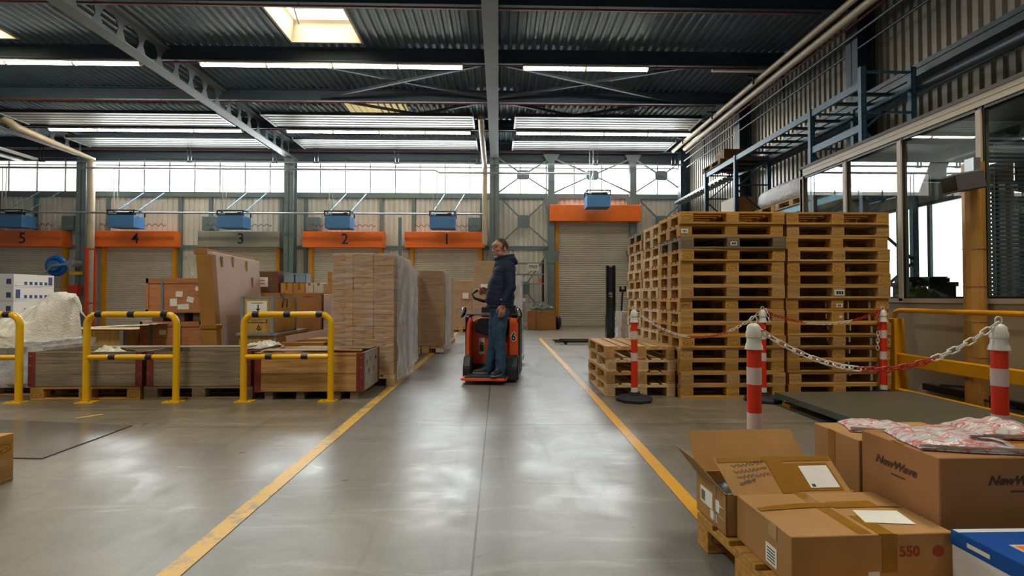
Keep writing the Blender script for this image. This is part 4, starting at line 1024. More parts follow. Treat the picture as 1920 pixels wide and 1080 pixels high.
def hf(u, v):
    x = -6.85 + 1.33 * u; y = 6.1 + .85 * v
    ridge = max(0.0, min(1.0, (x + 6.9) / 1.2)); yy = min(1.0, v * 1.3 + .1)
    drop = 1 - max(0.0, (u - .93) / .07) ** 2
    z = .62 + .56 * (ridge ** 1.3) * (yy ** .9)
    z = z * drop + .58 * (1 - drop) if u > .93 else z
    z += (.05 * noise.fractal(Vector((x * 4, y * 4, 1)), 1, 2, 5) + .035 * abs(noise.noise(Vector((x * 9 + y * 5, y * 3, 7))))) * (1 if u < .93 else .4)
    return (x + .02 * noise.noise(Vector((x * 8, y * 8, 5))), y, max(.6, z))
m.grid(hf, 110, 60)
def hfs(u, v):    # hanging skirt of the sheet: front and right sides
    if u < .6:
        k = u / .6; top = hf(k, 0); x, y = top[0], top[1] - .05 * v
    else:
        k = (u - .6) / .4; top = hf(1.0, k); x, y = top[0] + .015 + .02 * v, top[1]
    z = top[2] * (1 - v) + .56 * v + .0
    return (x + .02 * noise.noise(Vector((u * 30, v * 5, 2))), y - .02 * noise.noise(Vector((u * 30, v * 5, 9))), z)
m.grid(hfs, 90, 10)
m.grid(lambda u, v: (hf(u, 1)[0], 6.95 + .03 * v, hf(u, 1)[2] * (1 - v) + .56 * v), 60, 8)
o = centred(m, 'plastic_sheet', 'film_heap', smooth=True); tag(o, 'crumpled milky plastic sheet peaked over the load at the left', 'plastic sheet')
g = MB(); g.tube([(-5.58, 6.9, 1.14), (-5.5, 6.88, 1.02), (-5.47, 6.86, .95), (-5.38, 6.85, .86)], [.035, .02, .012, .004], 6); o = centred(g, 'film_tail', 'film_heap', smooth=True); tag(o, 'twisted tail of film hanging off the milky sheet', 'film')

# steel sheet on the floor
g = MB(); g.poly([(-3.25, 4.66, 0), (-3.22, 3.72, 0), (-6.5, 3.95, 0), (-6.5, 5.2, 0)], .008, (0, 0, 1)); o = centred(g, 'floor_sheet', 'mat'); tag(o, 'thin dark metal sheet lying on the floor at the left', 'floor sheet')
# ================================================================== LEFT SECOND ROW
def boxm(x0, x1, y0, y1, z0, z1, name, mat, parent, bev=.004):
    return MB().box(x0, x1, y0, y1, z0, z1).build(name, mat, parent, bevel=bev)
def place(x0, x1, y0, y1, z0, name, label, cat, group=None):
    return thing(name, label, cat, ((x0 + x1) / 2, (y0 + y1) / 2, z0), 0, group), (x1 - x0) / 2, (y1 - y0) / 2
# crate with metal corner and white sheet
pallet('a', 'pallet under the pine crate with the white sheet lid', (-5.72, 7.62, 0))
t, hx, hy = place(-6.2, -5.2, 7.25, 7.95, .146, 'pine_crate', 'pale pine crate with a steel corner behind the left barrier', 'crate')
boxm(-hx, hx, -hy, hy, 0, .54, 'crate_body', 'ply_yellow', t)
g = MB(); g.box(hx - .05, hx + .004, -hy - .004, -hy, 0, .54); g.box(hx, hx + .004, -hy - .004, -hy + .05, 0, .54); g.build('steel_corner', 'galv', t)
m = MB(); m.grid(lambda u, v: (-6.3 + 1.52 * u, 7.13 + .4 * v, .70 + .012 * noise.noise(Vector((u * 5, v * 5, 0))) + .07 * u), 20, 10); m.grid(lambda u, v: (-6.3 + 1.52 * u, 7.13 + .4 * v, .692 + .07 * u), 2, 2)
for (a, c_) in (((-6.3, 7.15), (-4.75, 7.15)),):
    m.grid(lambda u, v: (-6.3 + 1.52 * u, 7.13, .692 + .07 * u + .012 * v), 12, 1)
o = centred(m, 'white_sheet', 'white_paper', smooth=True); tag(o, 'flat white sheet lying over the pine crate', 'sheet')
# two plywood cases, one above the other with spacers between
def ply_case(x0, x1, y0, y1, z0, z1, label, straps, notes, lid=True):
    t, hx, hy = place(x0, x1, y0, y1, z0, 'plywood_case', label, 'crate'); h = z1 - z0
    boxm(-hx, hx, -hy, hy, 0, h, 'case_body', 'ply', t)
    g = MB()
    for sx in (-1, 1): g.box(sx * hx - .035 * (sx > 0) - .0, sx * hx + .035 * (sx < 0), -hy - .012, -hy, 0, h)
    g.box(-hx, hx, -hy - .012, -hy, h - .07, h); g.box(-hx, hx, -hy - .012, -hy, 0, .05); g.build('edge_batten', 'ply', t)
    for s_ in straps: g = MB(); g.box(s_ - .017, s_ + .017, -hy - .016, -hy - .012, 0, h + .003); g.build('strap', 'column', t)
    for (x, z, w_, h_, a) in notes:
        g = MB(); g.box(-w_ / 2, w_ / 2, -.002, 0, -h_ / 2, h_ / 2); o = g.build('note', 'white_paper', t, loc=(x, -hy - .003, z), rot=(0, R(a), 0))
    return t
pallet('c', 'pallet under the two plywood cases', (-4.7, 7.92, 0), R(90))
ply_case(-5.18, -4.3, 7.55, 8.3, .146, .79, 'lower pinkish plywood case with two dark straps behind the barrier', (-.29, .13), ((-.12, .49, .1, .07, 0),))
t = ply_case(-5.1, -4.22, 7.55, 8.3, .92, 1.42, 'upper pinkish plywood case with five paper notes behind the barrier', (-.21,), ((.03, .27, .1, .08, 3), (-.05, .15, .1, .11, -2), (.19, .19, .1, .08, 14), (.09, .05 + .02, .16, .11, -4), (.32, .35, .12, .06, 0)))
for k, x in enumerate((-4.95, -4.65, -4.36)):
    g = MB(); g.box(x - .08, x + .08, 7.57, 8.28, .792, .918); o = centred(g, 'spacer_block', 'ply_dark'); tag(o, ['left', 'middle', 'right'][k] + ' dark spacer block between the two plywood cases', 'block', 'spacers between the plywood cases')
for (x, z, a) in ((-4.42, 1.42, 0), (-4.3, 1.43, 1)):
    g = MB(); g.tube([(x + .13 * math.cos(th) * (1 - .3 * a), 7.7, z + .1 + .09 * math.sin(th) * (1 + .8 * a)) for th in [R(20 * k - 60) for k in range(15)]], .008, 6)
    o = centred(g, 'strap_loop', 'white', smooth=True); tag(o, ['left', 'right'][a] + ' loose loop of white strapping on the upper plywood case', 'strap', 'loops of white strapping')
# big leaning slab
g = MB()
sh = lambda x, z: x - (z - .146) * .078 + .05
def slab(x0, x1, y0, y1, z0, zf, zb, name, mat, parent, loc):
    m = MB(); vs = []
    for y, zt in ((y0, zf), (y1, zb)):
        for x in (x0, x1):
            vs += [(sh(x, z0), y, z0), (sh(x, zt), y, zt)]
    vs = [tuple(Vector(v) - Vector(loc)) for v in vs]
    m.add(vs, [(0, 2, 3, 1), (4, 5, 7, 6), (0, 1, 5, 4), (2, 6, 7, 3), (1, 3, 7, 5), (0, 4, 6, 2)]); return m.build(name, mat, parent, bevel=.004)
loc = (-3.86, 7.6, .0)
t = thing('packed_panel', 'tall leaning pale panel with brown cardboard edges behind the crates', 'panel', loc)
slab(-3.95, -3.78, 6.97, 8.32, .0, 1.76, 1.72, 'panel_body', 'panel_pink', t, loc)
slab(-3.975, -3.775, 6.94, 7.06, .002, 1.72, 1.72, 'edge_guard', 'panel_edge', t, loc)
slab(-4.0, -3.84, 6.94, 8.34, 1.72, 1.80, 1.76, 'top_guard', 'panel_edge', t, loc)
slab(-3.985, -3.765, 6.93, 7.08, .72, .78, .78, 'tape', 'tape', t, loc)
for k, (y, z) in enumerate(((7.2, 1.66), (7.5, 1.68), (7.9, 1.64), (8.05, 1.4))):
    g = MB(); x = sh(-3.776, z) - loc[0]; g.box(x, x + .004, y - 7.6 - .025, y - 7.6 + .025, z - .1, z + .05); g.build('tape', ['tape', 'tape_clear', 'tape_clear', 'panel_edge'][k], t)
# case with arrow label on a lidded box
pallet('a', 'pallet under the yellow case with the arrow label', (-3.0, 7.58, 0))
t, hx, hy = place(-3.56, -2.75, 7.12, 8.3, .146, 'lidded_case', 'low yellow plywood case with a grey lid under the arrow case', 'crate')
boxm(-hx, .1, -hy, hy, 0, .47, 'case_body', 'ply_yellow', t); boxm(-hx - .03, .13, -hy - .03, hy + .03, .47, .505, 'lid', 'galv', t)
g = MB(); g.box(.07, .105, -hy - .005, -hy + .03, 0, .47); g.build('steel_corner', 'galv', t)
t, hx, hy = place(-3.5, -3.1, 7.1, 7.9, .653, 'arrow_case', 'yellow plywood case with a white arrow label and steel edges', 'crate')
h = .5
boxm(-hx, hx, -hy, hy, 0, h, 'case_body', 'ply_yellow', t)
g = MB()
for sx in (-1, 1):
    for sy in (-1, 1): g.box(sx * hx - .02, sx * hx + .02, sy * hy - .02, sy * hy + .02, 0, h)
g.box(-hx - .004, hx + .004, -hy - .004, -hy + .02, h - .02, h + .004); g.box(hx - .02, hx + .004, -hy, hy, h - .02, h + .004); g.build('steel_edge', 'galv', t)
g = MB(); g.box(-.14, .13, -hy - .006, -hy - .0035, .22, h - .06); g.build('arrow_label', 'white_paper', t)
g = MB(); g.box(.015 - .01, .015 + .005, -hy - .009, -hy - .006, .33, .39); g.poly([(-.02, -hy - .009, .335), (.04, -hy - .009, .335), (.01, -hy - .009, .295)], .003, (0, 1, 0)); g.box(-.08, .07, -hy - .008, -hy - .006, .41, .415); g.box(-.09, .02, -hy - .008, -hy - .006, .25, .254); g.build('arrow', 'ink', t)
g = MB(); g.box(-.13, .13, -hy - .006, -hy - .0035, .145, .19); g.mat(1).box(-.122, .122, -hy - .007, -hy - .0055, .15, .185); g.build('stamp_frame', ['ink', 'ply_yellow'], t)
text_mesh('OFFATEC', .04, 'stencil', 'ink', t, (0, -hy - .0065, .167), ext=.0006)
g = MB()
for k in range(3):
    a = R(90 + 120 * k); a2 = R(210 + 120 * k); g.beam((.02 + .035 * math.cos(a), -hy - .006, .075 + .035 * math.sin(a)), (.02 + .035 * math.cos(a2), -hy - .006, .075 + .035 * math.sin(a2)), .01, .002)
g.build('recycling_mark', 'ink', t)
g = MB(); g.tube([(hx + .01, -.1, h - .16), (hx + .03, -.08, h - .02), (hx - .03, -.06, h + .05), (hx - .06, .02, h + .02), (hx + .02, .05, h - .05), (hx + .012, .06, h - .15)], .008, 6); g.build('loose_strap', 'steel_dark', t, smooth=True)
# odd boards and low box beside it
g = MB(); g.box(-2.97, -2.5, 7.75, 8.2, .146, .52); o = centred(g, 'low_box', 'card', bevel=.004); tag(o, 'low cardboard box beside the lidded yellow case', 'box')
g = MB(); g.beam((-2.95, 7.2, .56), (-2.35, 7.6, .66), .02, .09); o = centred(g, 'board', 'panel_pink'); tag(o, 'pinkish board standing on edge behind the golden crate', 'board')
g = MB(); g.box(-3.05, -2.4, 7.1, 7.3, .3, .52); o = centred(g, 'low_box', 'panel_edge'); tag(o, 'low brown box right behind the golden crate', 'box')
# large boxes behind
pallet('a', 'pallet under the large brown carton', (-3.5, 8.85, 0))
t, hx, hy = place(-4.1, -2.9, 8.45, 9.25, .146, 'large_carton', 'large plain brown carton behind the arrow case', 'box')
boxm(-hx, hx, -hy, hy, 0, 1.07, 'box_body', 'card_warm', t); g = MB(); g.box(-.03, .03, -hy - .002, -hy, .9, 1.07); g.build('tape', 'tape', t)
g = MB(); g.box(.3, .46, -hy - .0015, -hy, 1.0, 1.02); g.build('red_print', 'ink_red', t)
t, hx, hy = place(-2.88, -2.42, 8.5, 9.25, .0, 'large_carton', 'large white-pink carton with blue handwriting beside the wrapped loads', 'box')
boxm(-hx, hx, -hy, hy, 0, 1.2, 'box_body', 'panel_pink', t)
text_mesh('3064W', .085, 'handwriting', 'ink_blue', t, (-.12, -hy - .002, .79), ext=.0005, shear=.3)
g = MB(); g.box(-.2, -.05, -hy - .0015, -hy, .72, .725); g.build('handwriting', 'ink_blue', t)
z = 1.218
t, hx, hy = place(-4.05, -3.66, 8.6, 9.1, z, 'dark_case', 'dark brown riveted case with white label on the large carton', 'crate')
boxm(-hx, hx, -hy, hy, 0, .36, 'case_body', 'ply_dark', t); g = MB(); g.box(hx - .03, hx + .004, -hy - .004, -hy + .03, 0, .36); g.build('corner_iron', 'rust', t)
g = MB(); g.box(-hx + .0, -hx + .22, -hy - .006, -hy, .1, .26); g.build('label', 'white_paper', t)
for k in range(2): g = MB(); g.box(-hx + .05, -hx + .17, -hy - .008, -hy - .006, .15 + .05 * k, .16 + .05 * k); g.build('label_print', 'ink', t)
for i, (x0, x1, mt, lab) in enumerate(((-3.63, -3.43, 'card_y', 'left yellowish carton in the small row on the large carton'), (-3.42, -3.23, 'card_y', 'right yellowish carton in the small row on the large carton'), (-3.22, -3.09, 'wbox_cream', 'left cream carton in the small row on the large carton'), (-3.08, -2.93, 'wbox_cream', 'right cream carton in the small row on the large carton'))):
    t, hx, hy = place(x0, x1, 8.62, 8.95, z, 'small_carton', lab, 'box'); boxm(-hx, hx, -hy, hy, 0, .165, 'box_body', mt, t)
    g = MB(); g.box(-.02, .02, -hy - .0015, -hy, .05 if i < 2 else .12, .165); g.box(-.02, .02, -hy, hy, .165, .1665); g.build('tape', 'tape', t)
for i, (x0, x1) in enumerate(((-3.6, -3.42), (-3.41, -3.23))):
    t, hx, hy = place(x0, x1, 8.66, 8.9, z + .168, 'plastic_crate', ['left', 'right'][i] + ' pale blue plastic crate on the yellowish cartons', 'crate')
    h = .16; g = MB(); g.box(-hx, hx, -hy, -hy + .006, 0, h); g.box(-hx, hx, hy - .006, hy, 0, h); g.box(-hx, -hx + .006, -hy, hy, 0, h); g.box(hx - .006, hx, -hy, hy, 0, h); g.box(-hx, hx, -hy, hy, 0, .006); g.build('crate_shell', 'poly_blue', t)
    g = MB(); g.box(-hx - .006, hx + .006, -hy - .006, -hy, h - .02, h); g.box(-.03, .03, -hy - .002, -hy, h - .06, h - .035); g.build('rim', 'poly_blue', t)
t, hx, hy = place(-2.84, -2.5, 8.6, 9.1, 1.202, 'small_carton', 'brown carton with a folded lid beside the first wrapped load', 'box')
boxm(-hx, hx, -hy, hy, 0, .36, 'box_body', 'card_y', t); boxm(-hx - .006, hx + .006, -hy - .006, hy + .006, .23, .375, 'lid', 'card_y', t)

# white cartons with dark icons at the far left
pallet('a', 'pallet under the white cartons with dark icons', (-8.93, 9.42, 0), R(0))
for col_ in range(2):
    for r_ in range(6):
        x0 = -8.62 - .62 * col_
        t = thing('white_carton', f'{["bottom", "second", "third", "fourth", "fifth", "top"][r_]} white carton with dark icons in the {"right" if col_ == 0 else "left"} column of the far left pile', 'box', (x0 + .0, 9.4, .146 + r_ * .2335), 0, 'white cartons with icons')
        t.location.x = x0 - .0
        hw = .3
        boxm(-hw, hw, -.4, .4, 0, .232, 'box_body', 'wbox', t)
        yb = .28 if r_ % 2 else -.36
        if col_ == 0:
            for k in range(5): boxm(hw, hw + .002, -.2 + k * .1, -.145 + k * .1, .05, .105, 'icon', 'ink_blue', t, 0)
            boxm(hw, hw + .002, yb, yb + .085, .05, .20, 'icon', 'ink_blue', t, 0)
        for k in range(3): boxm(-.22 + k * .2, -.14 + k * .2, -.402, -.4, .06, .15, 'icon', 'ink_blue', t, 0)
        g = MB(); g.box(hw, hw + .0015, -.38, .38, .03, .034); g.build('printed_line', 'ink', t)

# ================================================================== WRAPPED PALLET LOADS
def load(cx, cy, rows, rh, desc, pk='p', nx=2, ny=3, seed=1, rz=0, card='card', w=.78, L=1.18, filmm='film', topcard=True, flare=.04, rotp=R(90)):
    pallet(pk, f'pallet under the {desc}', (cx, cy, 0), rz + rotp)
    t = thing('wrapped_load', f'film-wrapped load of brown cartons, {desc}', 'wrapped load', (cx, cy, .146), rz, 'film-wrapped carton loads')
    rr = random.Random(seed); cw, cd = w / nx, L / ny
    me = MB().box(-cw / 2 + .002, cw / 2 - .002, -cd / 2 + .002, cd / 2 - .002, .001, rh - .002).mesh('carton', card, bevel=.004)
    for k in range(rows):
        for i in range(nx):
            for j in range(ny):
                if 0 < i < nx - 1 and 0 < j < ny - 1: continue
                o = bpy.data.objects.new('carton', me); COL.objects.link(o); o.parent = t
                o.location = (-w / 2 + cw * (i + .5) + rr.uniform(-.004, .004), -L / 2 + cd * (j + .5) + rr.uniform(-.004, .004), k * rh)
    H = rows * rh
    g = MB()
    for k in range(rows):
        for i in range(nx): x = -w / 2 + cw * (i + .5); g.box(x - .02, x + .02, -L / 2 - .006, -L / 2 - .004, k * rh + rh * .5, k * rh + rh - .004)
    g.build('carton_tape', 'tape_clear', t)
    g = MB(); film_shell(g, w / 2 + .006, L / 2 + .006, H + .004, seed, .012, .0, flare); g.build('stretch_film', filmm, t, smooth=True)
    return t, H
NX = -1.33
load(-1.74, 7.22, 10, .156, 'nearest on the left of the aisle', 'p', 3, 3, 1, 0)
# heavier silvery film on the aisle side of the nearest loads
def side_film(x, y0, y1, z1, seed, label):
    m = MB()
    m.grid(lambda u, v: (x + .02 + .035 * abs(noise.fractal(Vector((u * 5, v * 3, seed)), 1, 2, 4)) + .07 * math.sin(math.pi * u) * (1 - v) ** 2, y0 + (y1 - y0) * u + .05 * (1 - v) * u, .08 + (z1 - .08) * v * (1 - .03 * u)), 26, 40)
    o = centred(m, 'loose_film', 'film_heavy', smooth=True); tag(o, label, 'film'); return o
side_film(-1.33, 6.64, 7.86, 1.71, 3, 'silvery film sheet hanging on the aisle side of the nearest wrapped load')
load(-1.87, 8.53, 9, .17, 'second on the left of the aisle', 'p', 2, 3, 2, 0)
side_film(-1.46, 7.92, 9.1, 1.65, 5, 'silvery film sheet hanging on the aisle side of the second wrapped load')
load(-2.0, 9.83, 5, .30, 'third on the left of the aisle', 'a', 2, 3, 3, 0)
load(-1.5, 11.12, 5, .31, 'first of the pair beyond the open floor gap', 'p', 1, 2, 4, 0, w=.74)
side_film(-1.12, 10.55, 11.7, 1.68, 7, 'silvery film sheet on the first load beyond the floor gap')
load(-1.5, 12.38, 5, .295, 'second of the pair beyond the open floor gap', 'p', 1, 2, 5, 0, w=.74)
load(-1.25, 17.6, 5, .31, 'far away with a white label in front of door 1', 'a', 2, 2, 6, 0, w=.7, L=.9)
load(-.42, 16.4, 8, .265, 'tall and far behind the truck handle', 'a', 1, 2, 8, 0, w=.74, L=.9)
for (x, y, z_, w_, h_, lab) in ((-1.1, 17.1, 1.1, .2, .2, 'white label on the far wrapped load in front of door 1'), (-.35, 15.9, 1.3, .42, .26, 'white label on the tall wrapped load behind the truck')):
    g = MB(); g.box(x - w_ / 2, x + w_ / 2, y - .012, y - .008, z_, z_ + h_); o = centred(g, 'paper_label', 'white_paper'); tag(o, lab, 'label')
g = MB(); g.box(-1.82, -1.6, 10.505, 10.51, .0, .12); o = centred(g, 'paper_label', 'white_paper'); tag(o, 'white label on the pallet beyond the floor gap', 'label')
g = MB(); g.box(-1.28, -1.12, 10.505, 10.51, .02, .1); o = centred(g, 'paper_label', 'white_paper'); tag(o, 'small label at the aisle corner of the pallet beyond the gap', 'label')

# ================================================================== FAR RIGHT OF THE AISLE
t = thing('shelf_rack', 'grey steel shelf rack with a paper sign against the back wall', 'shelf', (1.1, 19.4, 0))
for x in (-.58, .58):
    for y in (-.22, .22): g = MB(); g.box(x - .025, x + .025, y - .025, y + .025, 0, 2.55); g.build('post', 'steel_dark', t)
for z_ in (.25, .95, 1.65, 2.1 - .1, 2.42): g = MB(); g.box(-.6, .6, -.25, .25, z_, z_ + .035); g.build('shelf', 'galv', t)
g = MB(); g.beam((-.55, .23, 1.7), (.55, .23, 2.4), .02, .02); g.build('brace', 'steel_dark', t)
t = thing('paper_sign', 'white paper sign reading TNT on the shelf rack', 'sign', (1.29, 19.12, 2.15))
g = MB(); g.box(-.21, .21, 0, .01, 0, .26); g.build('sheet', 'white_paper', t); text_mesh('TNT', .17, 'lettering', 'ink', t, (0, -.002, .13), bold=.003)
g = MB(); g.box(.72, 1.0, 19.2, 19.4, .985, 1.12); o = centred(g, 'small_box', 'white_paper', bevel=.004); tag(o, 'small white box on the middle shelf of the rack', 'box')
g = MB(); g.cyl((1.55, 19.2, 1.685), (1.55, 19.2, 1.86), .06); o = centred(g, 'orange_can', 'orange'); tag(o, 'orange can on the upper shelf of the rack', 'can')
t = carton_box('brown_carton', 'wide brown carton with a green tarp on top before the back wall', (1.51, 18.3, 0), 1.0, .7, .68, 'card_warm', 0, tape_axis='y')
g = MB(); g.box(-.21, -.19, -.352, -.35, 0, .68); g.build('seam', 'ink_dk', t)
heap('green_tarp', 'green', 1.1, 2.0, 18.0, 18.6, .682, .34, 11, 'crumpled green tarp on the wide brown carton', 'tarp')
g = MB(); g.ball((2.13, 18.4, .24), (.12, .22, .25), 24, 18); g.v = [(x + .03 * noise.noise(Vector((x * 9, y * 9, z * 9))), y, max(0.0, z * 1.0 + .03 * noise.noise(Vector((z * 8, x * 8, 1))))) for x, y, z in g.v]; o = centred(g, 'black_bag', 'black', smooth=True); tag(o, 'black bag leaning on the wide brown carton', 'bag')
# electric stacker
t = thing('electric_stacker', 'dark stacker with tall mast and forks behind the low pallet stack', 'stacker', (2.78, 12.6, 0))
for x in (-.09, .07): g = MB(); g.box(x - .03, x + .03, -.05, .06, .05, 1.93); g.build('mast', 'black_gloss', t)
g = MB(); g.box(-.06, .04, -.02, .03, .1, 1.9); g.build('mast_plate', 'steel_dark', t)
g = MB(); g.box(.0, .7, .15, .75, .08, .72); g.build('body', 'truck_black', t, bevel=.04)
g = MB(); g.tube([(.3, .2, .7), (.3, .1, 1.15), (.3, .05, 1.3)], .025, 8); g.box(.22, .38, 0, .1, 1.28, 1.34); g.box(.22, .26, 0, .08, 1.3, 1.42); g.box(.34, .38, 0, .08, 1.3, 1.42); g.build('tiller', 'black', t)
for y in (-.12, .32): g = MB(); g.box(-1.25, -.0, y - .07, y + .07, .05, .1); g.poly([(-1.25, y - .07, .05), (-1.42, y - .03, .05), (-1.42, y + .03, .05), (-1.25, y + .07, .05)], .03, (0, 0, 1)); g.build('fork', 'black_gloss', t, bevel=.004)
for x in (-1.15, .2): g = MB(); g.cyl((x, -.17, .04), (x, -.07, .04), .04); g.build('wheel', 'rubber', t)
text_mesh('BT', .12, 'mast_print', 'white', t, (-.03, -.052, 1.2), (R(90), R(90), 0), .001)
t = carton_box('small_carton', 'brown carton in crumpled film on a pallet beside the stacker', (2.95, 11.2, .146), .6, .6, .66, 'card', 0)
g = MB(); film_shell(g, .31, .31, .68, 7, .04, 0, .05); g.build('stretch_film', 'film_heavy', t, smooth=True)
pallet('a', 'pallet under the film-covered carton beside the stacker', (3.0, 11.2, 0))

# ================================================================== POSTS AND CHAINS
def post(x, y, label, base=True):
    t = thing('chain_post', label, 'barrier post', (x, y, 0), 0, 'red and white chain posts')
    g = MB(); g.lathe([(.2, 0), (.205, .03), (.17, .055), (.07, .065), (.06, .1)], n=8); g.build('rubber_base', 'rubber', t)
    g = MB(); g.cyl((0, 0, .06), (0, 0, .885), .036, n=20); g.build('tube', 'red', t, smooth=True)
    for z0, z1 in ((.065, .15), (.44, .53), (.68, .77)):
        g = MB(); g.cyl((0, 0, z0), (0, 0, z1), .0375, n=20); g.build('reflective_band', 'white' if z0 < .1 else 'pink_white', t, smooth=True)
    g = MB(); g.lathe([(.046, .865), (.043, .885), (.037, .9), (.036, .925), (.04, .93), (.04, .955), (.036, .965), (.034, .985), (.02, 1.0), (.008, 1.003)], n=20); g.build('cap', 'white', t, smooth=True)
    g = MB(); g.tube([(.019 * math.cos(a), 0, 1.02 + .02 * math.sin(a)) for a in [R(30 * k) for k in range(12)]], .004, 6, closed=True); g.build('ring', 'white', t, smooth=True)
P1, P2, P3, P4, P5 = (1.5, 5.64), (1.36, 2.70), (2.92, 5.6), (4.37, 5.72), (2.62, 2.62)
post(*P1, 'red and white post in front of the low pallet stack'); post(*P2, 'red and white post closest to the camera, behind the open carton'); post(*P3, 'red and white post before the tall pallet stacks, half hidden by a nearer post')
post(*P4, 'red and white post at the right end of the pallet stacks'); post(*P5, 'red and white post at the right edge behind the plastic bags')
def link_pts(p, d, side, L=.052, W=.026):
    h = L / 2 - W / 2; pts = []
    for k in range(10):
        a = 2 * math.pi * k / 10; x = math.cos(a) * W / 2 + (h if math.cos(a) > .01 else -h); pts.append(p + d * x + side * math.sin(a) * W / 2)
    return pts
def chain(p0, p1, sag, cuts, cols, label, k=1.0):
    p0, p1 = Vector(p0), Vector(p1); n = int(((p1 - p0).length + sag * .6) / (.040 * k)); f = lambda s: p0.lerp(p1, s) + Vector((0, 0, -4 * sag * s * (1 - s)))
    t = thing('plastic_chain', label, 'chain', tuple(f(.5)), 0, 'red and white plastic chains'); org = f(.5)
    seg = [MB() for _ in cols]
    for i in range(n):
        s_ = (i + .5) / n; p = f(s_); d = (f(min(1, s_ + .01)) - f(max(0, s_ - .01))).normalized()
        u = d.cross(Vector((0, 0, 1)));  u = u.normalized() if u.length > .1 else Vector((1, 0, 0)); w_ = u.cross(d).normalized()
        side = (u + w_).normalized() if i % 2 else (u - w_).normalized()
        idx = sum(s_ > c_ for c_ in cuts); seg[idx].tube(link_pts(p - org, d, side, .052 * k, .026 * k), .0038 * k, 5, closed=True)
    for m, c_ in zip(seg, cols): m.build('red_links' if c_ == 'red_chain' else 'white_links', c_, t, smooth=True)
zt = 1.0
chain((P1[0], P1[1], zt), (P3[0], P3[1], zt), .30, (.42, .72), ('white', 'red_chain', 'white'), 'chain sagging between the post by the low stack and the next post')
chain((P3[0], P3[1], zt), (P4[0], P4[1], zt), .155, (.34, .74), ('red_chain', 'white', 'red_chain'), 'chain hanging between the two posts before the tall stacks')
chain((P2[0], P2[1], zt - .01), (P5[0], P5[1], zt + .01), .24, (.42, .72), ('white', 'red_chain', 'white'), 'chain sagging between the two posts nearest the camera', 1.15)
chain((P4[0] - .07, P4[1] - .03, 1.0), (P4[0] - .08, P4[1] - .02, .55), .0, (.55,), ('red_chain', 'white'), 'loose chain end hanging down beside the right rear post')
chain((P3[0] + .02, P3[1] - .04, 1.02), (P3[0] + .06, P3[1] - .04, .87), .0, (1,), ('white',), 'short loose chain end hanging on the half hidden post')
chain((P2[0] + .02, P2[1], 1.0), (P2[0] + .04, P2[1] - .03, .97), .0, (1,), ('red_chain',), 'short dark loop tying the chain to the nearest post')

# ---- platform scale
t = thing('platform_scale', 'low olive-grey steel weighing platform inside the chained area', 'platform scale', (3.7, 4.4, 0))
g = MB(); g.box(-.75, .72, -1.15, 1.02, .125, .131); g.build('top_plate', 'scale', t)
g = MB()
for a in ((-.75, -.70, -1.15, 1.02), (.67, .72, -1.15, 1.02), (-.7, .67, .97, 1.02), (-.7, .67, -1.15, -1.10)): g.box(a[0], a[1], a[2], a[3], .075, .125)
g.build('edge_channel', 'scale_edge', t)
for x, y in ((-.6, .9), (.6, .9), (-.6, -1.0), (.6, -1.0)): g = MB(); g.cyl((x, y, .04), (x, y, .12), .03, n=10); g.build('foot', 'black', t)
for (x, y, lab) in ((3.08, 5.28, 'far left'), (3.08, 3.4, 'near left'), (4.28, 5.28, 'far right'), (4.28, 3.4, 'near right')):
    g = MB(); g.box(x - .09, x + .09, y - .07, y + .07, 0, .04); o = centred(g, 'wood_block', 'pal_b'); tag(o, f'wooden block under the {lab} foot of the platform', 'block')

# ---- yellow rail along the office
t = thing('guard_rail', 'long ochre-yellow guard rail in front of the office panel', 'guard rail', (4.62, 3.9, 0))
g = MB(); c = .1; g.tube([(0, 1.98, .4), (0, 1.98, .89)] + [(0, 1.98 - c + c * math.cos(a), .89 + c * math.sin(a)) for a in (R(25), R(50), R(75))] + [(0, 1.85, .993), (0, -2.4, .993)], .027, 12); g.build('top_rail', 'yellow_dull', t, smooth=True)
g = MB(); g.box(-.03, .03, -2.4, 2.05, .36, .50); g.build('kick_beam', 'yellow_dull', t, bevel=.01)
for y in (1.9, -.2, -2.2): g = MB(); g.poly([(-.05, y, 0), (-.05, y, .9 if y > 1 else .5), (.06, y, .9 if y > 1 else .5), (.12, y, 0)], .12, (0, 1, 0)); g.build('post', 'yellow_dull', t, bevel=.006)
g = MB(); g.box(-.06, .02, -2.4, 1.9, 0.0, .1); g.build('floor_curb', 'yellow_dull', t, bevel=.01)
g = MB(); g.box(4.8, 4.86, 1.6, 5.7, .10, .17); o = centred(g, 'cable_channel', 'black'); tag(o, 'black cable channel along the foot of the office panel', 'cable channel')
pipe([(4.75, 5.4, .2), (4.74, 5.1, .23), (4.74, 4.9, .14), (4.75, 4.6, .12)], .012, 'black', 'black cable lying by the foot of the office panel', 'cable', 'cable')
pipe([(4.76, 4.5, .12), (4.75, 4.25, .18), (4.78, 4.1, .35), (4.82, 4.05, .42)], .008, 'steel_dark', 'thin dark cable rising beside the ochre post', 'cable', 'cable')
t = thing('ochre_post', 'thick ochre post in front of the office glass', 'post', (4.745, 4.98, 0))
g = MB(); g.cyl((0, 0, 0), (0, 0, 2.48), .092, n=12); g.build('post_body', 'post_wood', t, bevel=.004)
for z_ in (.55, .9, 1.25, 1.62): g = MB(); g.cyl((0, 0, z_), (0, 0, z_ + .006), .095, n=16); g.build('strap', 'tape_clear', t)
t = thing('wall_camera', 'grey box-shaped camera housing fixed to the ochre post', 'camera', (4.40, 4.84, 2.24))
g = MB(); g.box(-.02, .27, -.08, .1, -.09, .09, Matrix.Rotation(R(-10), 4, 'Y')); g.build('housing', 'screen', t, bevel=.012)
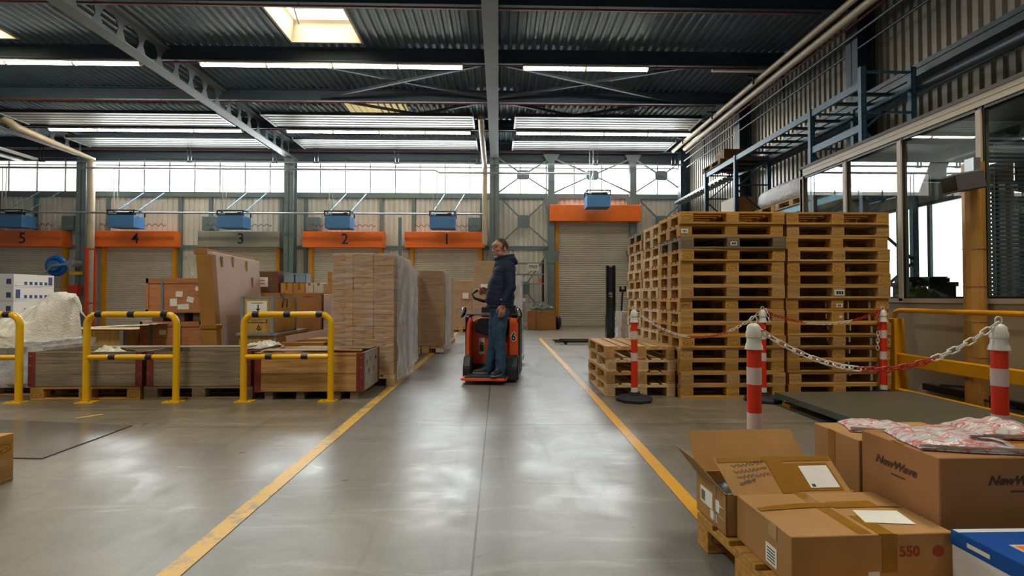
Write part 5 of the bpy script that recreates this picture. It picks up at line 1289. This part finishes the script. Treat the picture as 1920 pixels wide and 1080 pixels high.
g = MB(); g.box(-.026, -.02, -.07, .09, -.07, .07, Matrix.Rotation(R(-10), 4, 'Y')); g.build('front_window', 'black_gloss', t)
g = MB(); g.box(.2, .27, -.02, .08, .06, .26); g.box(.2, .3, .0, .1, .0, .05); g.build('bracket', 'galv', t)

# ================================================================== OFFICE
OX = 4.87
oy = [8.06, 7.04, 6.06, 5.03, 4.0, 2.97, 1.95]
b = MB(); b.box(OX, OX + .06, 1.0, 8.08, 0, 1.10); struct(b.build('wall_office', 'office_panel'))
root = bpy.data.objects.new(wname(), None); COL.objects.link(root); struct(root); root.location = (OX, 0, 0)
g = MB(); g.box(-.02, .07, 1.0, 8.08, 3.07, 3.19); g.box(-.02, .07, 1.0, 8.08, 1.08, 1.13)
for y in oy: g.box(-.02, .07, y - .028, y + .028, 1.1, 3.04)
g.box(-.02, .07, 8.02, 8.10, 0, 3.19); g.build('window_frame', 'office_frame', root)
g = MB(); g.box(-.022, -.02, 1.0, 8.08, 3.13, 3.134); g.build('frame_seam', 'ink', root)
for a, c in zip(oy[1:], oy):
    g = MB(); g.box(.0, .012, a + .028, a + .045, 1.13, 3.07); g.box(.0, .012, c - .05, c - .028, 1.13, 3.07); g.box(.0, .012, a, c, 3.04, 3.07); g.box(0, .012, a, c, 1.13, 1.15); g.build('gasket', 'black', root)
    g = MB(); g.add([(.02, a + .03, 1.13), (.02, c - .03, 1.13), (.02, c - .03, 3.07), (.02, a + .03, 3.07)], [(0, 1, 2, 3)]); g.build('window_pane', 'glass', root)
b = MB(); b.box(OX - .03, XR, 1.0, 8.12, 3.19, 3.23); struct(b.build(tname(), 'office_roof'))
b = MB(); b.box(OX + .1, XR, 1.0, 8.04, 3.04, 3.06)
struct(b.build(tname(), 'office_in'))
root = bpy.data.objects.new(wname(), None); COL.objects.link(root); struct(root); root.location = (0, 8.06, 0)   # glazed end wall of the office
g = MB()
for x in (5.06, 6.45, 7.66): g.box(x - .03, x + .03, -.03, .03, 0, 3.19)
g.box(5.06, 7.66, -.03, .03, .0, .08); g.box(5.06, 7.66, -.03, .03, 3.0, 3.19); g.build('window_frame', 'steel_dark', root)
g = MB(); g.add([(5.08, 0, .08), (7.64, 0, .08), (7.64, 0, 3.04), (5.08, 0, 3.04)], [(0, 1, 2, 3)]); g.build('window_pane', 'glass', root)
for k in range(3):
    g = MB(); g.box(5.5, 6.9, 3.2 + 1.9 * k, 3.24 + 1.9 * k, 3.085, 3.04); o = centred(g, 'ceiling_strip', 'galv'); tag(o, 'thin metal strip on the office ceiling', 'ceiling strip', 'strips on the office ceiling')
t = thing('desk', 'dark grey desk with a teal folder inside the office', 'desk', (6.45, 7.3, 0))
g = MB(); g.box(-.6, .08, -.2, .2, 1.3, 1.36); g.build('desk_top', 'steel_dark', t)
g = MB(); g.box(-.04, .06, -.18, .18, 0, 1.3); g.box(-.58, -.5, -.18, .18, 0, 1.3); g.build('desk_frame', 'steel_dark', t)
g = MB(); g.box(-.55, -.2, .0, .18, 1.36, 1.44); g.build('desk_shelf', 'duct', t)
g = MB(); g.box(6.12, 6.42, 7.12, 7.28, 1.362, 1.42); o = centred(g, 'paper_tray', 'black'); tag(o, 'black paper tray on the office desk', 'tray')
g = MB(); g.box(6.14, 6.4, 7.13, 7.27, 1.422, 1.44); o = centred(g, 'folder', 'teal'); tag(o, 'teal folder on the black paper tray', 'folder')
heap('green_cloth', 'leaf', 5.45, 5.9, 6.6, 7.0, 1.11, .2, 4, 'green bundle beside the office desk behind the glass', 'cloth')
g = MB(); g.box(5.4, 5.95, 6.55, 6.78, .0, 1.105); o = centred(g, 'cabinet', 'duct', bevel=.01); tag(o, 'low dark cabinet inside the office under the green bundle', 'cabinet')
t = thing('office_chair', 'black office chair inside the office at the right edge', 'chair', (5.75, 5.2, 0))
g = MB(); g.ball((0, 0, 1.02), (.26, .1, .34), 16, 12); g.build('backrest', 'black', t, smooth=True)
g = MB(); g.ball((0, 0, 1.46), (.14, .07, .12), 14, 10); g.build('headrest', 'black', t, smooth=True)
g = MB(); g.ball((0, -.2, .5), (.25, .25, .07), 14, 8); g.build('seat', 'black', t, smooth=True)
g = MB(); g.cyl((0, -.15, .05), (0, -.15, .5), .03)
for k in range(5): a = R(72 * k); g.beam((0, -.15, .08), (.28 * math.cos(a), -.15 + .28 * math.sin(a), .04), .04, .03)
g.build('base', 'black', t)
t = thing('venetian_blind', 'grey venetian blind inside the office at the right edge', 'blind', (6.3, 5.9, 1.15))
g = MB()
for k in range(38): g.box(-.5, .5, -.02, .02, k * .05, k * .05 + .004, Matrix.Rotation(0, 4, 'X'))
g.v = [(x, y, z + y * .9) for x, y, z in g.v]; g.build('slats', 'blind', t)
g = MB(); g.tube([(-.45, -.03, 0), (-.45, -.03, 1.9)], .004, 5); g.tube([(.3, -.03, 0), (.3, -.03, 1.9)], .004, 5); g.build('ladder_cord', 'white', t)

# ================================================================== BLUE PALLET RACK
RX0, RX1 = 6.0, 6.84
ry = [8.24, 9.62, 12.75, 14.6]
for i, y in enumerate(ry):
    t = thing('rack_frame', ['nearest blue upright frame of the rack behind the office', 'second blue upright frame of the rack behind the office', 'third blue upright frame of the rack near the wrapped goods', 'farthest blue upright frame of the rack'][i], 'rack', (RX0, y, 0), 0, 'upright frames of the blue rack')
    top = 4.95 if i == 0 else 4.74
    for x in (0, RX1 - RX0):
        g = MB(); g.box(x - .045, x + .045, -.04, -.035, 0, top); g.box(x - .045, x - .04, -.04, .04, 0, top); g.box(x + .04, x + .045, -.04, .04, 0, top); g.build('upright', 'rack', t)
        g = MB()
        for k in range(int(top / .1)):
            for dx in (-.02, .02): g.box(x + dx - .006, x + dx + .006, -.0415, -.04, .05 + k * .1, .085 + k * .1)
        g.build('slots', 'ink', t)
    z_ = .3; k = 0
    while z_ < top - .5:
        g = MB(); a, c = (0, RX1 - RX0) if k % 2 else (RX1 - RX0, 0); g.beam((a, 0, z_), (c, 0, z_ + .72), .035, .03); g.build('diagonal_brace', 'rack', t); z_ += .72; k += 1
    for z_ in (.3, top - .75, top - .08): g = MB(); g.beam((0, 0, z_), (RX1 - RX0, 0, z_), .035, .035); g.build('cross_brace', 'rack', t)
def rbeam(x, y0, y1, z, label, mat='rack'):
    g = MB(); g.box(x - .025, x + .025, y0 + .05, y1 - .05, z - .06, z + .06); g.box(x - .032, x + .032, y0 + .045, y0 + .055, z - .1, z + .08); g.box(x - .032, x + .032, y1 - .055, y1 - .045, z - .1, z + .08)
    o = centred(g, 'rack_beam', mat); tag(o, label, 'rack beam', 'beams of the blue rack')
for i, (a, c) in enumerate(zip(ry, ry[1:])):
    nm_ = ['nearest short', 'long middle', 'farthest'][i]
    rbeam(RX0, a, c, 4.66, f'top front beam in the {nm_} bay of the rack'); rbeam(RX1, a, c, 4.66, f'top rear beam in the {nm_} bay of the rack')
    zl = 2.93
    rbeam(RX0, a, c, zl, f'lower front beam in the {nm_} bay of the rack', 'rack_light'); rbeam(RX1, a, c, zl, f'lower rear beam in the {nm_} bay of the rack')
rbeam(RX0, ry[0], ry[1], 3.95, 'middle front beam between the two nearest rack frames')
for j, y in enumerate([8.7 + .45 * k for k in range(13)]):
    if any(abs(y - q) < .1 for q in ry): continue
    g = MB(); g.box(RX0 + .03, RX1 - .03, y - .04, y + .04, 4.66, 4.7); o = centred(g, 'shelf_crossbar', 'steel_dark'); tag(o, ['nearest', 'second', 'third', 'fourth', 'fifth', 'sixth', 'seventh', 'eighth', 'ninth', 'tenth', 'eleventh', 'twelfth', 'farthest'][j] + ' thin dark crossbar on the top level of the blue rack', 'crossbar', 'crossbars on the top rack level')
g = MB(); g.box(RX0 - .02, RX1 + .02, 12.8, 14.5, 4.72, 4.74); o = centred(g, 'shelf_board', 'ply_dark'); tag(o, 'shelf board on the top of the farthest rack bay', 'shelf board')
pallet('c', 'pallet on the top shelf of the farthest rack bay', (6.35, 14.15, 4.742), R(90))
carton_box('brown_carton', 'closed brown carton on the pallet atop the rack', (6.4, 14.0, 4.887), .55, .6, .3, 'card_dk')
g = MB(); g.box(RX0 - .05, RX1 + .05, 8.5, 14.5, 2.99, 3.01); o = centred(g, 'shelf_board', 'ply_dark'); tag(o, 'long lower shelf board of the blue rack', 'shelf board')
pallet('p', 'pallet carrying the silver wrapped goods on the lower rack shelf', (6.38, 10.3, 3.012), R(90)); pallet('a', 'second pallet under the silver wrapped goods on the rack shelf', (6.38, 11.52, 3.012), R(90))
t = thing('wrapped_bundle', 'silvery film-wrapped long bundle on the lower rack shelf', 'wrapped load', (6.38, 10.85, 3.158))
g = MB()
def bf(u, v):
    a = 2 * math.pi * u; y = -1.15 + 2.3 * v; e = (math.sin(math.pi * min(max(v, .001), .999))) ** .18
    cx, cz = math.cos(a), math.sin(a); sx = math.copysign(abs(cx) ** .55, cx); sz = math.copysign(abs(cz) ** .6, cz)
    nz = .02 * noise.fractal(Vector((cx * 3, y * 3, cz * 3)), 1, 2, 4)
    return ((.36 + nz) * sx * e, y, .235 + (.235 + nz * .5) * sz * e)
g.grid(bf, 36, 50); g.v = [(x, y, max(.0, z)) for x, y, z in g.v]; g.build('film_cover', 'film_silver', t, smooth=True)
t = carton_box('tall_carton', 'tall open-sided brown carton on the far lower shelf of the rack', (6.3, 13.3, 3.012), .55, .75, .72, 'card_warm', 0, tape=False)
g = MB(); g.box(-.277, -.275, -.37, .37, .01, .7); g.build('pale_side', 'wbox_cream', t)
t = thing('cable_bag', 'small white bag with blue cables at the far end of the rack shelf', 'bag', (6.15, 14.1, 3.012))
g = MB(); g.ball((0, 0, .16), (.13, .12, .17), 12, 8); g.build('bag_body', 'white', t, smooth=True)
g = MB(); g.tube([(-.1, 0, .3), (-.02, 0, .42), (.1, 0, .36), (.14, 0, .1)], .025, 8); g.build('cable', 'blue_bright', t, smooth=True)
# ================================================================== ELECTRIC PALLET TRUCK
TX, TY, TR = -.10, 7.02, R(-7)
t = thing('pallet_truck', 'orange ride-on pallet truck numbered 6 carrying the worker', 'pallet truck', (TX, TY, 0), TR); t.scale.x = .86
# local: rear platform at -Y (towards the camera), forks at +Y
g = MB()      # main cover with curved top
prof = [(-.37, .10), (-.37, .66), (-.35, .78), (-.30, .84), (.30, .84), (.35, .78), (.37, .66), (.37, .10)]
g.poly([(x, .32, z) for x, z in prof], .42, (0, 1, 0)); g.build('body_cover', 'truck', t, bevel=.012)
g = MB(); g.poly([(-.31, .26, .66), (-.30, .26, .78), (-.24, .26, .85), (.22, .26, .85), (.26, .26, .76), (.26, .26, .62), (.1, .26, .56), (-.1, .26, .60)], .07, (0, 1, 0)); g.build('knee_pad', 'truck_black', t, bevel=.012)
for sx, wd in ((-1, .07), (1, .15)):       # side pillars flanking the platform
    xo = sx * .42; xi = xo - sx * wd; xa = min(xo, xi)
    g = MB(); g.poly([(xa, .0, .08), (xa, .05, .62), (xa, .10, .80), (xa, .2, .86), (xa, .42, .86), (xa, .42, .08)], wd, (1, 0, 0)); g.build('side_pillar', 'truck', t, bevel=.02)
    g = MB(); x2 = xa - .015 if sx < 0 else xa - .04; g.poly([(x2, -.14, .03), (x2, -.13, .2), (x2, -.05, .34), (x2, .03, .36), (x2, .1, .03)], wd + .06, (1, 0, 0)); g.build('lower_guard', 'truck_black', t, bevel=.02)
    g = MB(); g.box(sx * .432 - .012, sx * .432 + .012, .1, .5, .08, .87); g.build('edge_strip', 'truck_black', t, bevel=.004)
    g = MB(); g.box(xa + .01, xa + wd - .01, .22, .44, .865, .9); g.build('pillar_cap', 'truck_black', t, bevel=.01)
g = MB(); g.box(-.36, .27, -.34, .36, .075, .105); g.build('platform', 'truck_black', t, bevel=.006)
g = MB(); g.poly([(-.38, -.36, .055), (.24, -.36, .055), (.28, -.32, .055), (.28, .0, .055), (-.42, .0, .055), (-.42, -.32, .055)], .035, (0, 0, 1)); g.build('platform_edge', 'truck', t, bevel=.006)
g = MB(); g.box(-.34, .25, -.33, .3, .105, .112); g.build('rubber_mat', 'rubber', t)
g = MB(); g.box(-.34, .34, .25, .74, .04, .2); g.build('chassis', 'truck_black', t)
for x in (-.3, .3): g = MB(); g.cyl((x - .04, .5, .06), (x + .04, .5, .06), .06); g.build('wheel', 'rubber', t)
for x in (-.2, .26): g = MB(); g.box(x - .09, x + .09, .74, 2.1, .09, .15); g.build('fork', 'galv', t, bevel=.006)
g = MB(); g.box(-.3, .36, .74, .86, .1, 1.0); g.build('backrest_guard', 'truck_black', t, bevel=.02)
# console, tiller and mirrors
g = MB(); g.box(-.06, .22, .3, .5, .84, .93); g.box(-.02, .1, .28, .4, .9, 1.05); g.build('console', 'black', t, bevel=.02)
g = MB(); g.tube([(.02, .36, .95), (.0, .3, 1.08), (-.03, .22, 1.16)], .035, 10); g.build('tiller_stem', 'black', t, smooth=True)
g = MB(); pts = [(-.03, .2, 1.10), (-.16, .16, 1.09), (-.30, .14, 1.13), (-.34, .16, 1.19), (-.28, .18, 1.235), (-.14, .2, 1.255), (-.0, .2, 1.26)]
g.tube(pts, [.03, .024, .02, .02, .02, .022, .028], 10); g.build('tiller_loop', 'black', t, smooth=True)
g = MB(); g.box(-.04, .08, .14, .28, 1.13, 1.27); g.build('tiller_head', 'black', t, bevel=.03)
g = MB(); g.box(-.05, .03, .12, .17, 1.2, 1.28); g.build('tiller_button', 'red', t, bevel=.012)
for sx, z in ((-1, .93), (1, .93)):
    if sx < 0: g = MB(); g.tube([(-.02, .34, .9), (-.48, .3, .905)], .022, 10); g.build('mirror_arm', 'galv', t, smooth=True)
    mx = -.52 if sx < 0 else .42
    g = MB(); g.ball((mx, .3 if sx < 0 else .2, z), (.045, .04, .085), 14, 10, Matrix.Rotation(R(25 * -sx), 3, 'Y')); g.build('mirror_shell', 'black_gloss', t, smooth=True)
    g = MB(); g.ball((mx - .012, .275 if sx < 0 else .175, z + .005), (.037, .028, .07), 14, 10, Matrix.Rotation(R(25 * -sx), 3, 'Y')); g.build('mirror_glass', 'mirror', t, smooth=True)
text_mesh('6', .15, 'truck_number', 'white', t, (.35, .045, .60), (R(85), 0, 0), .0015, bold=.016)
text_mesh('6', .15, 'truck_number_ink', 'ink', t, (.35, .042, .60), (R(85), 0, 0), .0015, bold=.003)
g = MB(); g.box(-.255, -.165, .315, .319, .33, .56); g.mat(1).box(-.248, -.172, .313, .316, .37, .47); g.mat(2).box(-.245, -.175, .313, .316, .475, .5); g.build('warning_label', ['white_paper', 'green', 'red_badge'], t)
g = MB(); g.tube([(-.19 + .035 * math.cos(a), .318, .64 + .035 * math.sin(a)) for a in [R(20 * k) for k in range(18)]], .003, 5, closed=True); g.build('round_logo', 'rust', t)
g = MB(); g.box(.05, .07, .315, .319, .52, .58); g.build('small_label', 'white_paper', t)
for k in range(2): g = MB(); g.box(.36, .42, .12 - .02 * k, .13 - .02 * k, .80 - .035 * k, .808 - .035 * k); g.build('badge_line', 'white', t)
# wrapped goods standing on the forks
t2 = thing('wrapped_column', 'narrow white film-wrapped load on the forks behind the worker', 'wrapped load', (.23, 8.2, .155))
boxm(-.11, .11, -.4, .4, 0, 1.3, 'box_body', 'wbox_cream', t2); g = MB(); film_shell(g, .13, .42, 1.32, 4, .02, 0, .02); g.build('stretch_film', 'film_heavy', t2, smooth=True)

# ================================================================== THE WORKER
PX, PY, PZ = 0.0, 6.95, .112
S = 137.0
def pp(u, v, y): return Vector(((u - 935) / S, y, (692.5 - v) / S))
per = thing('person', 'man in a navy hoodie and jeans standing on the orange truck, looking left', 'person', (PX, PY, PZ))
def limb(mb, pts, rs, n=14, seg=1):
    pts = [Vector(p) for p in pts]
    mb.tube(pts, rs, n)
    for p, r in zip(pts, rs): mb.ball(p, r, n, 8)
def torso_loft(mb, rings, n=24):    # rings: (z, xc, xr, yr)
    vs = []
    for z, xc, xr, yr in rings:
        for k in range(n):
            a = 2 * math.pi * k / n; c, s_ = math.cos(a), math.sin(a)
            vs.append((xc + xr * math.copysign(abs(c) ** .85, c), yr * math.copysign(abs(s_) ** .85, s_), z))
    m = len(rings); fs = [(i * n + k, i * n + (k + 1) % n, (i + 1) * n + (k + 1) % n, (i + 1) * n + k) for i in range(m - 1) for k in range(n)]
    fs += [tuple(reversed(range(n))), tuple((m - 1) * n + k for k in range(n))]
    mb.add(vs, fs)
shL, elL, wrL = pp(953, 497, -.175), pp(958, 533, -.235), pp(944, 562, -.255)
shR, elR, wrR = pp(948, 495, .17), pp(938, 526, .28), pp(916, 539, .25)
hipL, knL, anL = pp(941, 572, -.095), pp(936, 625, -.115), pp(939, 679, -.125)
hipR, knR, anR = pp(936, 572, .085), pp(926, 627, .06), pp(917, 680, .03)
body = MB()
torso_loft(body, [(.86, .03, .13, .165), (1.0, .03, .16, .18), (1.15, .035, .17, .185), (1.3, .06, .155, .19), (1.42, .085, .135, .185), (1.5, .09, .1, .13), (1.54, .075, .065, .07)])
limb(body, [pp(947, 488, 0), pp(944, 474, -.005), pp(941, 464, -.005)], [.07, .062, .06])
limb(body, [shL, elL, wrL], [.055, .045, .03]); limb(body, [shR, elR, wrR], [.055, .045, .03])
limb(body, [hipL, knL, anL], [.085, .055, .04]); limb(body, [hipR, knR, anR], [.085, .055, .04])
# head in its own frame, facing -X, then turned towards the camera
HC = pp(937.5, 461, -.01); HR = Matrix.Rotation(R(38), 3, 'Z') @ Matrix.Rotation(R(-3), 3, 'Y')
HS = 1.15
def hp(x, y, z): return HC + HR @ (Vector((x, y, z)) * HS)
def hball(mb, x, y, z, r, n=16, m=12, extra=None):
    mb.ball(hp(x, y, z), tuple(q * HS for q in r), n, m, HR if extra is None else HR @ extra)
hball(body, .008, 0, .028, (.098, .077, .092)); hball(body, -.035, 0, -.03, (.062, .062, .075)); hball(body, -.048, 0, -.085, (.036, .036, .032)); hball(body, .0, 0, -.055, (.06, .058, .05))
hball(body, -.07, .0, .045, (.03, .055, .03)); hball(body, -.085, 0, .018, (.012, .045, .008))               # forehead, brow ridge
body.tube([hp(-.088, 0, .015), hp(-.104, 0, -.012), hp(-.114, 0, -.028), hp(-.094, 0, -.038)], [.008, .010, .014, .009], 8)
for s_ in (-1, 1):
    hball(body, -.099, s_ * .011, -.032, (.010, .008, .008)); hball(body, -.066, s_ * .042, -.014, (.026, .02, .02))   # nostril wings, cheekbones
    hball(body, .012, s_ * .078, -.008, (.018, .008, .031)); hball(body, .008, s_ * .082, -.024, (.010, .006, .012))   # ears
    hball(body, -.03, s_ * .052, -.06, (.035, .012, .03))
hball(body, -.088, 0, -.056, (.012, .024, .006)); hball(body, -.086, 0, -.067, (.012, .021, .007)); hball(body, -.074, 0, -.1, (.02, .022, .016))
# hands: palm, thumb from its side, four unequal curled fingers
def hand(mb, wr, d, side, nrm, curl, sc=1.0):    # d: along the hand, side: towards the thumb, nrm: towards the palm
    d, side, nrm = (Vector(v).normalized() for v in (d, side, nrm))
    B = Matrix((side, nrm, d)).transposed()
    mb.ball(wr + d * .052 * sc, (.041 * sc, .017 * sc, .055 * sc), 14, 10, B)
    limb(mb, [wr, wr + d * .03 * sc], [.027 * sc, .025 * sc], 10)
    for k, (o_, L_, r_) in enumerate(((.031, .078, .0092), (.011, .088, .0096), (-.010, .082, .0092), (-.030, .064, .0082))):
        p = wr + d * .088 * sc + side * o_ * sc; a = 0; pts = [p - d * .02 * sc, p]; dd = d
        for q, fr in enumerate((.45, .32, .26)):
            a += curl * (.7 if q == 0 else 1.0) * (1 + .12 * k); v = d * math.cos(a) + nrm * math.sin(a) + side * o_ * 1.3
            p = p + v.normalized() * L_ * fr * sc; pts.append(p)
        limb(mb, pts, [r_ * 1.1 * sc, r_ * 1.08 * sc, r_ * sc, r_ * .92 * sc, r_ * .78 * sc], 8)
    p0 = wr + d * .022 * sc + side * .026 * sc; p1 = p0 + (d * .6 + side * .75 + nrm * .3) * .036 * sc; p2 = p1 + (d * .95 + side * .25 + nrm * .35) * .032 * sc; p3 = p2 + (d * .95 + nrm * .35) * .025 * sc
    limb(mb, [p0, p1, p2, p3], [.016 * sc, .0125 * sc, .011 * sc, .009 * sc], 8)
hand(body, pp(943, 565, -.255), (-.18, .0, -1), (-.95, -.2, .1), (.15, .95, 0), .42, 1.12)
hand(body, pp(914, 539.5, .25), (-1, -.1, .05), (0, -.5, .9), (0, -.8, -.55), .95, 1.08)
# feet inside the shoes
limb(body, [anL, pp(938, 688, -.16)], [.03, .025]); limb(body, [anR, pp(905, 688, .02)], [.03, .025])
bo = remeshed(body, 'body', 'skin', .0042, per, smooth_it=3)
# hoodie
h = MB()
torso_loft(h, [(.885, .03, .162, .185), (.93, .027, .183, .2), (1.0, .022, .192, .205), (1.1, .022, .192, .208), (1.22, .04, .186, .212), (1.33, .066, .165, .214), (1.42, .09, .142, .21), (1.49, .1, .115, .165), (1.535, .095, .085, .1)])
limb(h, [shL + Vector((0, 0, .0)), elL, wrL + Vector((.004, 0, .02))], [.082, .066, .048]); h.cyl(wrL + Vector((.002, 0, .03)), wrL + Vector((-.004, 0, -.012)), .043, .04, 14)
limb(h, [shR, elR, wrR], [.082, .064, .046])
h.ball(pp(958, 481, 0), (.085, .11, .065), 18, 12, Matrix.Rotation(R(28), 3, 'Y')); h.ball(pp(964, 484, .0), (.06, .09, .045), 16, 10, Matrix.Rotation(R(45), 3, 'Y'))
h.tube([pp(930, 481, 0) + Vector((0, -.0, 0)), pp(934, 479, -.065), pp(944, 476, -.085), pp(956, 474, -.07), pp(962, 473, 0), pp(956, 474, .07), pp(944, 476, .085), pp(934, 479, .065)], .027, 10, closed=True)
h.ball(pp(946, 482, 0), (.092, .115, .07), 18, 12); h.ball(pp(941, 491, 0), (.10, .155, .085), 18, 12); h.ball(pp(918, 555, -.02), (.06, .12, .07), 14, 10)      # front pouch and belly
ho = remeshed(h, 'hoodie', 'hoodie', .008, per, smooth_it=4, folds=.011, fs=(5, 5, 11))
g = MB(); g.tube([pp(945, 563.5, -.255) + Vector((.045 * math.cos(a), .042 * math.sin(a), 0)) for a in [R(24 * k) for k in range(15)]], .012, 8, closed=True); g.build('cuff', 'hoodie', per, smooth=True)
g = MB(); g.tube([pp(938, 568, 0) + Vector((.185 * math.cos(a) + .01, .196 * math.sin(a), .0)) for a in [R(12 * k) for k in range(30)]], [.018] * 30, 8, closed=True); g.build('hem_band', 'hoodie', per, smooth=True)
g = MB(); g.tube([pp(932, 483, -.085), pp(928, 494, -.12), pp(926, 505, -.125)], .0035, 6); g.tube([pp(929, 485, -.02), pp(926, 497, -.045), pp(923.5, 506, -.05)], .0035, 6); g.build('drawstring', 'steel_dark', per, smooth=True)
g = MB(); g.box(-.008, .008, -.002, .002, -.005, .005); g.build('sleeve_tag', 'white', per, loc=tuple(pp(939, 555, -.3)))
# jeans
j = MB()
torso_loft(j, [(.80, .02, .125, .175), (.86, .025, .152, .185), (.93, .028, .16, .187), (.98, .028, .155, .18)])
def leg(hip, kn, an, dx):
    limb(j, [hip, hip.lerp(kn, .5) + Vector((-.008, 0, 0)), kn, kn.lerp(an, .45) + Vector((.01, 0, 0)), an + Vector((0, 0, -.055))], [.112, .102, .084, .076, .068])
leg(hipL, knL, anL, 0); leg(hipR, knR, anR, 0)
for an in (anL, anR):
    for k in range(3): j.ball(an + Vector((-.006, 0, -.02 + .028 * k)), (.076 - .003 * k, .066, .014), 14, 6)
for kn in (knL, knR):
    for k in range(3): j.ball(kn + Vector((-.01, 0, -.05 + .04 * k)), (.08, .078, .012), 14, 6)
remeshed(j, 'jeans', 'jeans', .008, per, smooth_it=4, folds=.010, fs=(7, 7, 13))
# shoes
def shoe(x, y, ang, nm_='shoe'):
    up = MB(); prof = [(.05, .0, .045, .09), (.02, .0, .05, .105), (-.03, 0, .05, .09), (-.09, 0, .05, .065), (-.15, 0, .048, .05), (-.2, 0, .038, .04), (-.225, 0, .015, .025)]
    vs = []; n = 14
    for px, _, hw, hz in prof:
        for k in range(n):
            a = math.pi * k / (n - 1); vs.append((px, hw * math.cos(a), .018 + hz * abs(math.sin(a)) ** .8))
    m = len(prof); up.add(vs, [(i * n + k, i * n + k + 1, (i + 1) * n + k + 1, (i + 1) * n + k) for i in range(m - 1) for k in range(n - 1)] + [tuple(range(n)), tuple((m - 1) * n + k for k in reversed(range(n)))])
    o = up.build('shoe', 'shoe', per, loc=(x, y, 0), rot=(0, 0, ang), smooth=True)
    s_ = MB(); pl = [(.06, -.03), (.06, .03), (.0, .05), (-.1, .053), (-.18, .048), (-.23, .02), (-.23, -.02), (-.18, -.048), (-.1, -.053), (.0, -.05)]
    s_.poly([(a, c, 0) for a, c in pl], .022, (0, 0, 1)); s_.build('sole', 'sole', o, bevel=.004)
    l_ = MB()
    for k in range(4): l_.tube([(-.05 - k * .025, -.02, .1 - k * .012), (-.052 - k * .025, 0, .108 - k * .012), (-.05 - k * .025, .02, .1 - k * .012)], .003, 5)
    l_.build('laces', 'sole', o)
shoe(.02, -.125, R(62)); shoe(-.125, .03, R(6))
# hair, eyes, glasses
g = MB()
def hairf(u, v):
    th = math.pi * (.02 + .56 * v); ph = 2 * math.pi * u
    front = max(0.0, -math.cos(ph)) ; lim = .60 * math.pi * (1 - .66 * front ** .6)
    th = .01 + lim * v; r = 1.03
    p = Vector((.008 + .098 * r * math.sin(th) * math.cos(ph), .079 * r * math.sin(th) * math.sin(ph), .028 + .094 * r * math.cos(th)))
    p += p.normalized() * .003 * noise.noise(p * 90)
    return hp(*p)
g.grid(hairf, 48, 18)
for s_ in (-1, 1): g.tube([hp(-.012, s_ * .078, .035), hp(-.018, s_ * .079, .01), hp(-.018, s_ * .077, -.012)], [.012, .009, .005], 8)
g.build('hair', 'hair', per, smooth=True)
for s_ in (-1, 1):
    g = MB(); g.ball(hp(-.084, s_ * .03, .002), .0095, 12, 8); g.build('eye', 'white', per, smooth=True)
    g = MB(); g.ball(hp(-.0915, s_ * .03, .001), .0045, 10, 6); g.build('pupil', 'ink', per, smooth=True)
    g = MB(); g.tube([hp(-.094, s_ * .014, .020), hp(-.095, s_ * .03, .024), hp(-.086, s_ * .047, .019)], .0035, 6); g.build('eyebrow', 'hair', per, smooth=True)
g = MB(); g.tube([hp(-.0985, -.018, -.0615), hp(-.101, 0, -.0605), hp(-.0985, .018, -.0615)], .0018, 5); g.build('mouth_line', 'rust', per)
g = MB()
for s_ in (-1, 1):
    g.tube([hp(-.104 + .004 * math.cos(a) * 0, s_ * (.031 + .023 * math.cos(a)), .0 + .015 * math.sin(a)) for a in [R(22.5 * k) for k in range(16)]], .0016, 6, closed=True)
    g.tube([hp(-.103, s_ * .054, .006), hp(-.07, s_ * .074, .008), hp(.01, s_ * .083, .006)], .0018, 6)
g.tube([hp(-.104, -.009, .004), hp(-.108, 0, .006), hp(-.104, .009, .004)], .0016, 6)
g.build('glasses', 'steel_dark', per, smooth=True)
